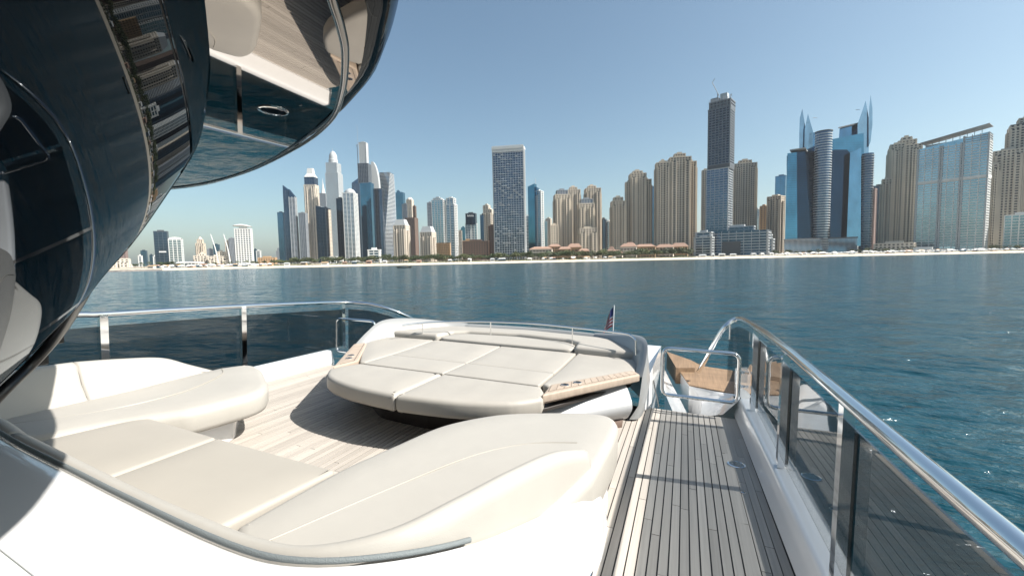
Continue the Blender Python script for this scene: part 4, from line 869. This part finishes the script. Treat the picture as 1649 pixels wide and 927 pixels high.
sweep('coaming_wall', [[(.66, 5.5, .21), (.70, 6.1, .16), (.74, 6.9, .06), (.82, 7.8, -.03), (.9, 8.5, -.06)],
                       [(.63, 5.5, -.3), (.67, 6.1, -.3), (.72, 6.9, -.3), (.8, 7.8, -.3), (.88, 8.5, -.3)]], 'gelcoat', sq)
# ------------------------------------------------------------------ stair trunk beside the sunbed
stt = empty('stern_stair_trunk'); tag(stt, 'white stair side sweeping down between sunbed and gate', 'stair', boat=True)
mb = MB(); mb.hexa([(-.40, 5.3, -2.), (-.325, 5.46, -2.), (-.31, 7.2, -2.), (-.6, 7.2, -2.), (-.40, 5.3, .30), (-.325, 5.46, .50), (-.31, 7.2, .46), (-.6, 7.2, .46)]); mb.build('stair_side', 'gelcoat', stt)
sweep('stair_string', [[PZ(1064, 596, .10), PZ(1068, 622, .02), PZ(1078, 650, -.08), PZ(1092, 680, -.12)],
                       [PZ(1071, 596, .0), PZ(1084, 622, -.10), PZ(1100, 652, -.18), PZ(1118, 690, -.2)],
                       [PZ(1072, 606, -.3), PZ(1086, 632, -.4), PZ(1101, 660, -.5), PZ(1119, 698, -.5)]], 'gelcoat', stt)
tube('grab_rail', cat([(-.315, 5.6, .30), (-.30, 5.62, .2), (-.26, 5.55, .08), (-.24, 5.49, .0)], 5), .008, 'dark_steel', stt, 8)
# ------------------------------------------------------------------ sunbed
sbd = empty('sunbed', (-2.45, 4.6, 0)); tag(sbd, 'large cream sunbed of eight cushions on a recessed base, facing the stern', 'sunbed', boat=True)
SBO = np.array([-2.45, 4.6])
def S(pts): return [(p[0]+2.45, p[1]-4.6) for p in pts]
def sym(pts): return pts+[(MX(p[0]), p[1]) for p in reversed(pts)]
def spill(x, y): return max(0., (y-.9))*.0
ZT = .52
front = [(-2.45, 3.20), (-3.05, 3.27), (-3.5, 3.44), (-3.74, 3.66), (-3.74, 3.86), (-3.62, 4.10)]
def smoothline(pts, per=5): return [tuple(p) for p in cat(pts, per)]
fl = smoothline([(-2.45, 3.20), (-3.05, 3.27), (-3.5, 3.44), (-3.73, 3.68)])
rise = lambda x, y: .03*max(0, y-.2)**1.2
g = .006
fpad = [(-2.45-g, 3.20)]+[(p[0]-0, p[1]) for p in fl[1:]]+[(-3.70, 3.86), (-3.60, 4.05), (-2.45-g, 4.05)]
slab('cushion', S(fpad), .345, ZT, .045, 'cushion', sbd, .012, .03, rise, .07, .05, .0013)
slab('cushion', S([(MX(p[0]), p[1]) for p in fpad]), .345, ZT, .045, 'cushion', sbd, .012, .03, rise, .07, .05, .0013)
def quad(x0, x1, y0, y1, rad=.02, ed=.014):
    P = [(x0, y0), (x1, y0), (x1, y1), (x0, y1)]
    slab('cushion', S(P), .38, ZT, ed, 'cushion', sbd, .014, rad, rise, .1, None, .0013)
for s in (0, 1):
    f_ = (lambda x: x) if not s else MX
    def qd(x0, x1, y0, y1): a, b = sorted((f_(x0), f_(x1))); quad(a+g*.5, b-g*.5, y0+g*.5, y1-g*.5)
    qd(-2.45-g*.5, -3.57, 4.06, 4.60); qd(-2.45-g*.5, -3.57, 4.60, 5.66)
    side = [(-3.585, 4.12), (-3.66, 4.10), (-4.40, 5.00), (-4.46, 5.62), (-3.585, 5.66)]
    slab('cushion', S([(f_(p[0]), p[1]) for p in side]), .38, ZT, .03, 'cushion', sbd, .014, .03, rise, .08)
# headrest and outer bolster
hd = [(-3.52, 5.675), (-1.38, 5.675), (-1.42, 6.05), (-1.62, 6.22), (-2.45, 6.34), (-3.28, 6.22), (-3.48, 6.05)]
slab('headrest', S(hd), .40, .585, .03, 'cushion', sbd, .02, .12, None, .08)
bo = [(-4.46, 5.63), (-3.535, 5.672), (-3.495, 6.06), (-3.29, 6.235), (-2.45, 6.355), (-1.61, 6.235), (-1.405, 6.06), (-1.365, 5.672), (-.44, 5.63), (-.62, 6.25), (-1.2, 6.62), (-2.45, 6.80), (-3.7, 6.62), (-4.28, 6.25)]
slab('bolster', S(bo), .40, .63, .05, 'cushion', sbd, 0, .05, None, .08)
# teak side shelves with cup holders
def shelf(f_):
    out = [(-1.19, 3.72), (-.42, 4.90), (-.50, 5.05), (-.56, 5.02), (-1.22, 4.10)]
    P = [(f_(a), b) for a, b in out]
    flat = lambda x, y: 0.045
    sh = slab('side_shelf', S(P), .405, .49, .018, 'teak_shelf', sbd, 0, .03, flat, .06)
    cx_ = sum(p[0] for p in P)/5; cy_ = sum(p[1] for p in P)/5
    Pi = [(f_(q[0])+2.45, q[1]-4.6) for q in ((-1.168, 3.855), (-.47, 4.905), (-.548, 4.98), (-1.198, 4.055))]
    plate('shelf_caulking', Pi, .5352, .5368, 'caulk', sh)
    # planks across the shelf
    a0, a1 = np.array([-1.165, 3.86]), np.array([-.475, 4.90]); b0, b1 = np.array([-1.195, 4.05]), np.array([-.545, 4.975])
    n = 13
    for k in range(n):
        t0, t1 = (k+.035)/n, (k+.965)/n
        Q = [a0+(a1-a0)*t0, a0+(a1-a0)*t1, b0+(b1-b0)*t1, b0+(b1-b0)*t0]; Q = [(f_(q[0])+2.45, q[1]-4.6) for q in Q]
        V_ = [(q[0], q[1], .535) for q in Q]+[(q[0], q[1], .541) for q in Q]; obj('plank', V_, BF, 'teak_shelf', sh, False, True)
    for t in (.16, .30):
        c_ = a0+(a1-a0)*t; d_ = b0+(b1-b0)*t; c_ = c_*.55+d_*.45; q = (f_(c_[0])+2.45, c_[1]-4.6)
        V_, F_ = lathe([(.042, 0), (.042, .010), (.034, .012), (.033, -.001)], 20, q); o = obj('cup_holder', [(v[0], v[1], v[2]+.541) for v in V_], F_, 'steel', sh, 30)
        V_, F_ = lathe([(.032, .007), (.03, .0075)], 16, q); obj('cup_well', [(v[0], v[1], v[2]+.541) for v in V_], F_, 'black_matte', o)
shelf(lambda x: x); shelf(MX)
bb = sym([(-2.45, 3.34), (-3.05, 3.40), (-3.52, 3.60), (-3.72, 3.80), (-4.36, 4.95), (-4.42, 5.7), (-4.2, 6.3), (-2.45, 6.7)])
slab('light_stop_board', S(bb), .352, .388, .008, 'dark_recess', sbd, 0, .06, None, .12)  # added board, stops sun leaking between pad and shelf, dark to deepen the underside
# base: recessed dark foot, white flared body at the sides
ft = sym([(-2.45, 3.75), (-3.1, 3.8), (-3.5, 4.1), (-3.9, 4.7), (-4.1, 5.4), (-4.0, 6.3), (-2.45, 6.5)])
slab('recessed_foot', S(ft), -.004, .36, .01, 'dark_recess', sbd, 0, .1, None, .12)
def flare(f_):
    rows = []
    for t in np.linspace(0, 1, 9):
        x = -1.35+.78*t; y = 3.98+.72*t; q = .06+.12*t
        rows.append([(f_(x)+2.45+(0), y-4.6+.10, .05), (f_(x+.05)+2.45, y-4.6-.02, .10), (f_(x+.10)+2.45, y-4.6-.06, .17+.04*t), (f_(x+.09)+2.45, y-4.6-.03, .24+.05*t), (f_(x+.05)+2.45, y-4.6+.06, .36), (f_(x)+2.45, y-4.6+.12, .43)])
    loft('flared_base', [cat(r_, 4) for r_ in rows], 'satin_grey', sbd)
    rows = []
    for t in np.linspace(0, 1, 9):
        x = -1.05+.48*t; y = 4.22+.42*t; rows.append([(f_(x)+2.45, y-4.6, -.004), (f_(x+.01)+2.45, y-4.6, .09), (f_(x-.03)+2.45, y-4.6+.1, .13)])
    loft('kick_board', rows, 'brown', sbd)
flare(lambda x: x); flare(MX)
# grey surround: two curved side fairings and the back shell
def fairing(f_):
    prof = []
    top = [(-.40, 4.93, .50), (-.385, 5.22, .66), (-.41, 5.55, .80), (-.58, 6.0, .80), (-.95, 6.55, .71), (-1.3, 6.8, .66)]
    inn = [(-.50, 4.99, .47), (-.465, 5.26, .63), (-.485, 5.57, .77), (-.655, 5.97, .77), (-1.0, 6.47, .68), (-1.32, 6.72, .64)]
    mid = [(-.43, 4.90, .18), (-.355, 5.1, .34), (-.35, 5.45, .36), (-.5, 6.05, .35), (-.88, 6.68, .32), (-1.25, 6.92, .3)]
    bot = [(-.52, 4.86, .02), (-.42, 4.95, .02), (-.40, 5.32, .02), (-.55, 5.95, .0), (-.92, 6.7, .0), (-1.3, 6.95, .0)]
    ib = [(-.54, 5.02, .40), (-.53, 5.12, .40), (-.56, 5.34, .40), (-.70, 5.8, .40), (-1.05, 6.42, .40), (-1.35, 6.66, .4)]
    rows = [cat([(f_(p[0])+2.45, p[1]-4.6, p[2]) for p in r_], 5) for r_ in (ib, inn, top, mid, bot)]
    loft('side_fairing', rows, 'grey_paint', sbd, 60)
fairing(lambda x: x); fairing(MX)
rows = [[(x+2.45, 6.72+.22*(1-((x+2.45)/1.2)**2)*.7-4.6+dy, z) for x in np.linspace(-3.62, -1.28, 14)] for dy, z in ((-.06, .55), (-.03, .64), (.03, .655), (.12, .3), (.14, 0))]
loft('back_shell', rows, 'grey_paint', sbd, 60)
# rail round the stern side of the sunbed
rp_ = [PZ(1024, 548, .80), PZ(1017, 541, .83), PZ(1000, 536, .85), PZ(922, 527, .83), PZ(860, 521, .82), PZ(790, 518, .81), PZ(720, 518, .80), PZ(680, 520, .79), PZ(648, 524, .77)]
rp_ = [(p[0]+2.45, p[1]-4.6, p[2]) for p in rp_]
RRP = cat(rp_, 6); tube('stern_rail', RRP, .014, 'steel', sbd, 10)
for k in (18, 30, 42): q = RRP[k]; tube('rail_stanchion', [q, (q[0], q[1]+.02, .55)], .010, 'steel', sbd, 8)
q = RRP[0]; tube('rail_stanchion', [q, (q[0]+.01, q[1]-.02, .62)], .012, 'steel', sbd, 8)
# ------------------------------------------------------------------ flag at the stern
p0 = by(986, 540, 8.9); p1 = by(989, 491, 8.9)
fg = empty('stern_flag', p0); tag(fg, 'limp red, white and blue striped flag on a thin white staff', 'flag', boat=True)
tube('staff', [(0, 0, -.5), tuple(p1-p0)], .012, 'gelcoat', fg, 8)
def cloth(t0, t1, u0, u1):
    rows = []
    for a in np.linspace(t0, t1, 6):
        row = []
        for b in np.linspace(u0, u1, 10):
            z = (p1-p0)[2]*.93-.40*a-.10*b*b-.06*b; x = -.015-.09*b*(1+.9*a); y = .035*math.sin(b*9+a*2)*(.3+b); row.append((x+(p1-p0)[0]*(1-a*.5), y, z))
        rows.append(row)
    return rows
for k in range(11):
    t0, t1 = k/11, (k+1)/11; u0 = .55 if k < 5 else 0
    loft('stripe', cloth(t0, t1, u0, 1), 'flag_red' if k % 2 == 0 else 'flag_white', fg)
loft('canton', cloth(0, 5/11, 0, .55), 'flag_blue', fg)
# ------------------------------------------------------------------ U-shaped sofa
sf = empty('cockpit_sofa'); tag(sf, 'cream U-shaped cockpit sofa with rounded wings in the foreground', 'sofa', boat=True)
slab('seat_cushion', [(-4.22, 1.32), (-3.135, 1.30), (-3.135, 2.03), (-4.08, 2.07)], .27, .45, .028, 'cushion_flat', sf, .01, .03, None, .08)
slab('seat_cushion', [(-3.115, 1.30), (-2.06, 1.28), (-1.975, 2.0), (-3.115, 2.03)], .27, .45, .028, 'cushion_flat', sf, .01, .03, None, .08)
# starboard wing
sw = smoothline([(-1.985, 1.35), (-1.955, 2.0), (-1.86, 2.42), (-1.72, 2.86), (-1.42, 3.22), (-1.05, 3.44), (-.72, 3.57), (-.53, 3.56), (-.445, 3.40), (-.435, 3.08)], 6)+[(-.47, 2.5), (-.62, 1.9), (-.85, 1.40), (-1.2, 1.15), (-1.7, 1.15)]
wz = lambda x, y: .03*max(0, min(1, (y-2.2)/1.0))
slab('wing_cushion', sw, .15, .465, .065, 'cushion_sofa', sf, .012, .04, wz, .07, .03)
# port wing
pw = [(-5.0, 1.3), (-4.26, 1.34), (-4.06, 1.9), (-3.84, 2.25)]+smoothline([(-3.78, 2.5), (-3.73, 2.78), (-3.84, 3.0), (-4.18, 3.24), (-4.55, 3.46), (-4.8, 3.48), (-4.93, 3.25)], 5)+[(-4.95, 2.9)]
slab('wing_cushion', pw, .24, .475, .075, 'cushion_sofa', sf, .012, .05, lambda x, y: .03*max(0, min(1, (y-2.4)/.8)), .07, .06)
slab('base', [(-5.2, 1.0), (-.60, 1.0), (-.56, 2.2), (-.56, 3.3), (-1.1, 3.24), (-1.6, 2.85), (-1.85, 2.2), (-2.05, 1.9), (-4.0, 1.95), (-3.95, 2.35), (-3.98, 2.75), (-4.4, 3.1), (-5.2, 3.3)], -.004, .262, .02, 'gelcoat', sf, 0, .12, None, .12)
# quilted seam lines on the wings (raised piping)
def piping(pts, z, parent, r_=.004): tube('piping', cat([(p[0], p[1], z+(p[2] if len(p) > 2 else 0)) for p in pts], 6), r_, 'piping', parent, 6)
piping([PZ(250, 650, .487), PZ(300, 636, .487), PZ(330, 620, .487), (-4.86, 3.1, .487)], 0, sf) if 0 else None
piping([(-4.75, 1.4, 0), (-4.42, 1.95, 0), (-4.35, 2.5, .01), (-4.55, 3.0, .03), (-4.8, 3.18, .03)], .4845, sf, .005)
piping([(-1.72, 1.3, 0), (-1.50, 1.9, 0), (-1.25, 2.45, .008), (-.98, 2.75, .016), (-.66, 2.9, .022)], .4775, sf, .004)
# backrests (path with inward direction and heights)
def backrest(path, name, hts, deps, seat=.44):
    P = cat(path, 6); H_ = [h[0] for h in cat([(h, 0) for h in hts], 6)]; D_ = [h[0] for h in cat([(h, 0) for h in deps], 6)]; rows = []
    for k in range(len(P)):
        a, b = P[max(k-1, 0)], P[min(k+1, len(P)-1)]; t = (b-a)[:2]; t /= np.linalg.norm(t); nrm = np.array([t[1], -t[0]])      # inward = right of travel
        h, dp = H_[k], D_[k]; q = P[k][:2]
        sec = [(-.01, .12), (-.012, h-.07), (.008, h-.015), (.03, h), (.06, h-.006), (.095, h-.032), (dp*.55, seat+(h-seat)*.48), (dp*.82, seat+(h-seat)*.17), (dp, seat), (dp+.01, seat-.06)]
        rows.append([(q[0]+nrm[0]*s, q[1]+nrm[1]*s, z) for s, z in sec])
    return loft(name, rows, 'cushion_sofa', sf, True, False, True)
trk = [(-.515, 2.62), (-.60, 2.25), (-.70, 1.85), (-.80, 1.52), (-.95, 1.24), (-1.2, 1.07), (-1.5, 1.03), (-1.9, 1.045), (-2.4, 1.075), (-3.0, 1.12), (-3.7, 1.17)]
backrest(trk, 'backrest', [.58, .70, .755, .77, .75, .72, .70, .69, .685, .685, .69], [.13, .21, .27, .30, .32, .34, .33, .31, .30, .28, .26])
backrest([(-3.71, 1.17), (-4.1, 1.20), (-4.5, 1.16), (-4.85, 1.15), (-5.06, 1.35), (-5.13, 1.75), (-5.14, 2.05)], 'backrest', [.69, .72, .77, .80, .81, .81, .80], [.26, .26, .26, .27, .27, .28, .28])
backrest([(-5.14, 2.06), (-5.14, 2.4), (-5.13, 2.75), (-5.10, 3.0), (-5.02, 3.22)], 'backrest', [.80, .76, .70, .58, .47], [.28, .28, .25, .2, .12])
# ------------------------------------------------------------------ white coaming behind the sofa
cg = empty('cockpit_coaming'); tag(cg, 'glossy white moulded coaming wrapping behind the sofa, lower left corner', 'coaming', boat=True)
cpath = [(-.60, 3.40), (-.565, 3.0), (-.54, 2.62), (-.575, 2.25), (-.675, 1.85), (-.775, 1.50), (-.93, 1.21), (-1.18, 1.035), (-1.5, .995), (-2.2, 1.03), (-2.7, 1.065), (-3.3, 1.105), (-4.1, 1.165), (-4.9, 1.1)]
ctop = [.27, .28, .33, .42, .51, .60, .68, .705, .705, .705, .705, .705, .705, .705]
star = [(0, 0), (.02, .012), (.05, 0.), (.10, -.06), (.14, -.2), (.16, -.45)]
rows = []; CP = cat(cpath, 5); CT = [c[0] for c in cat([(c, 0) for c in ctop], 5)]
for k, p in enumerate(CP):
    a, b = CP[max(k-1, 0)], CP[min(k+1, len(CP)-1)]; t = (b-a)/np.linalg.norm(b-a); nrm = np.array([-t[1], t[0]])
    zt = CT[k]; f_ = min(1, max(0, (k-22)/16)); f_ = f_*f_*(3-2*f_)                               # 0 = starboard wall, 1 = broad top towards the camera
    wallx = -.44+.02*min(1, max(0, (k-10)/20))
    sec = []
    for j, (s0, z0, s1, z1) in enumerate(((-.03, -.12, -.03, -.12), (0, 0, 0, 0), (.02, .014, .03, .02), (.055, .0, .10, .018), (.10, -.07, .35, -.005), (.13, -.2, .75, -.05), (.15, -.42, 1.3, -.16), (.155, -.66, 2.0, -.66))):
        s = s0*(1-f_)+s1*f_; z = z0*(1-f_)+z1*f_
        if k < 12 and s > 0: s *= .55+.45*k/12
        q = p+nrm*s
        zz = max(-.01, zt+z)
        sec.append((q[0], q[1], zz))
    rows.append(sec)
loft('coaming_shell', rows, 'gelcoat', cg, 60)
tk_ = [(p[0], p[1], z+.022) for p, z in zip(CP, CT)][25:]
tube('cushion_track', tk_, .011, 'track_grey', cg, 8)
tube('panel_seam', [r_[4] for r_ in rows[38:]], .0025, 'seam_grey', cg, 6)
# low chrome kick strip at the foot of the coaming
tube('kick_strip', [(-.425, 1.4, .03), (-.425, 2.2, .03), (-.44, 2.6, .035)], .014, 'steel', cg, 8)
# ------------------------------------------------------------------ superstructure: overhang with mirror soffit and raked dark glass
ss = empty('upper_deck_overhang', (0, 0, 2.27)); tag(ss, 'black overhang of the upper deck with mirror polished underside, upper left', 'overhang', boat=True)
ZS = 2.27
outl = [(-.40, -.6), (-.42, .2), (-.49, .55)]+[tuple(bz(x, y, ZS)[:2]) for x, y in ((628, 0), (626, 60), (605, 130), (570, 172), (540, 200), (490, 236), (440, 265), (390, 286), (340, 300), (290, 307), (245, 310))]+[(-4.25, 2.02), (-4.6, 1.7), (-4.8, 1.0), (-4.9, -.6)]
OL = [np.array(p) for p in cat(outl, 4)]
if area(OL) < 0: OL = OL[::-1]
V_ = []; F_ = []; n = len(OL)
plate('soffit', [tuple(p) for p in inset(OL, .05)], 0., .03, 'soffit_mirror', ss)
prof = [(.048, .004), (.02, .008), (.0, .03), (-.025, .10), (-.03, .2), (-.01, .34), (.04, .46), (.10, .52), (.3, .56)]
rows = [[(p[0], p[1], z) for p in inset(OL, d_)] for d_, z in prof]
loft('fascia', rows, 'black_gloss', ss, True, True, True)
trackp = [tuple(bz(x, y, ZS)[:2]) for x, y in ((520, -60), (535, 0), (549, 45), (556, 90), (550, 150), (530, 195), (480, 235), (400, 275), (330, 295), (260, 304))]
TP = cat([(p[0], p[1], -.004) for p in trackp], 6); tube('trim_track', TP, .0075, 'dark_steel', ss, 8, sx=1.3, sy=.6)
p = bz(440, 178, ZS); V_, F_ = lathe([(.048, .002), (.048, -.003), (.042, -.004), (.040, .0)], 24, p[:2]); dl = obj('downlight', V_, F_, 'steel', ss, 30)
V_, F_ = lathe([(.040, -.002), (.03, -.0025)], 20, p[:2]); obj('lens', V_, F_, 'black_gloss', dl)
# raked dark glass bulkhead
def nv(az, b): return np.array([math.cos(R(az))*math.cos(R(b)), math.sin(R(az))*math.cos(R(b)), -math.sin(R(b))])
N0 = nv(60, 36); P0 = np.array([-1.26, .82, 2.27])
tv = np.array([-math.sin(R(60)), math.cos(R(60)), 0.]); dv = np.cross(N0, tv); dv = dv if dv[2] < 0 else -dv
def sh(px, py):
    p = bplane(px, py, N0, P0); q = p-P0; return q@tv, q@dv
def surf(s, h):
    k = .030*(s-.9)**2+.05*(h-.9)**2; return P0+tv*s+dv*h-N0*(k-.02)
bw = empty('raked_glass_bulkhead', (-2.5, .7, .7)); tag(bw, 'raked glossy black glass bulkhead mirroring sea and skyline, far left', 'bulkhead', boat=True)
W0 = np.array([-2.5, .7, .7])
edge = [sh(*q) for q in ((326, 150), (300, 232), (245, 308), (190, 383), (130, 453))]+[(3.0, 1.12), (3.15, 1.62), (2.9, 1.85)]
edge = [tuple(p) for p in cat(edge, 5)]
far = [(-1.2, 1.9)]; rows = []
poly = [(-.9, -.02), (edge[0][0]-.5, -.02)]+edge
nE = len(poly)
for k, (s, h) in enumerate(poly):
    t = k/(nE-1); a = (-1.0+.2*t, .10+1.7*t)             # opposite (hidden) border, near the camera's left
    rows.append([tuple(surf(s+(a[0]-s)*u, h+(a[1]-h)*u)-W0) for u in np.linspace(0, 1, 22)])
o = loft('glass_panel', rows, 'black_gloss', bw); md = o.modifiers.new('thick', 'SOLIDIFY'); md.thickness = .05; md.offset = -1
ep = [surf(*q)-W0+N0*.004 for q in edge]; tube('edge_trim', ep, .010, 'black_matte', bw, 8)
for off, r_, m in ((.0, .045, 'black_matte'),):
    q = [surf(*p)-W0-N0*.02+dv*.03 for p in edge[24:]]; tube('lower_seal', q, r_, m, bw, 8)
hw = [bplane(x, y, N0, P0)-W0+N0*.01 for x, y in ((138, 452), (122, 484), (100, 522), (78, 552), (45, 588), (5, 626), (-40, 672))]
tube('gas_strut', cat(hw, 5), .034, 'black_matte', bw, 10)
for x, y, s_ in ((88, 545, .07), (60, 578, .085), (112, 505, .05)):
    c_ = bplane(x, y, N0, P0)-W0; mb = MB(); mb.box(c_[0]-s_*.8, c_[0]+s_*.8, c_[1]-s_*.5, c_[1]+s_*.5, c_[2]-s_*.5, c_[2]+s_*.4); o = mb.build('hinge_bracket', 'black_matte', bw)
    md = o.modifiers.new('edge', 'BEVEL'); md.width = .012; md.segments = 2
# inner window frame line
fr_ = [sh(*q) for q in ((0, 132), (40, 180), (72, 222), (110, 238), (148, 268), (158, 330), (152, 410), (120, 490))]
fp = cat([surf(*q)-W0+N0*.004 for q in fr_], 6); tube('frame_trim', fp, .0035, 'steel', bw, 6)
# ------------------------------------------------------------------ air over the bay
mb = MB(); mb.box(-6500, 6500, -400, 8500, WATER_Z-1.2, 480)
hz = mb.build('haze', 'gelcoat'); hz.data.materials.clear()
m = bpy.data.materials.new('haze_air'); m.use_nodes = True; n = m.node_tree.nodes; n.clear()
vo = n.new('ShaderNodeVolumePrincipled'); vo.inputs['Color'].default_value = (.86, .92, 1, 1); vo.inputs['Density'].default_value = .00005; vo.inputs['Anisotropy'].default_value = .2
ot = n.new('ShaderNodeOutputMaterial'); m.node_tree.links.new(vo.outputs[0], ot.inputs['Volume']); hz.data.materials.append(m); tag(hz, 'pale sea haze in the air over the bay', 'haze', kind='stuff')
for o in BOATOBJ: o.matrix_world = BOAT @ o.matrix_basis
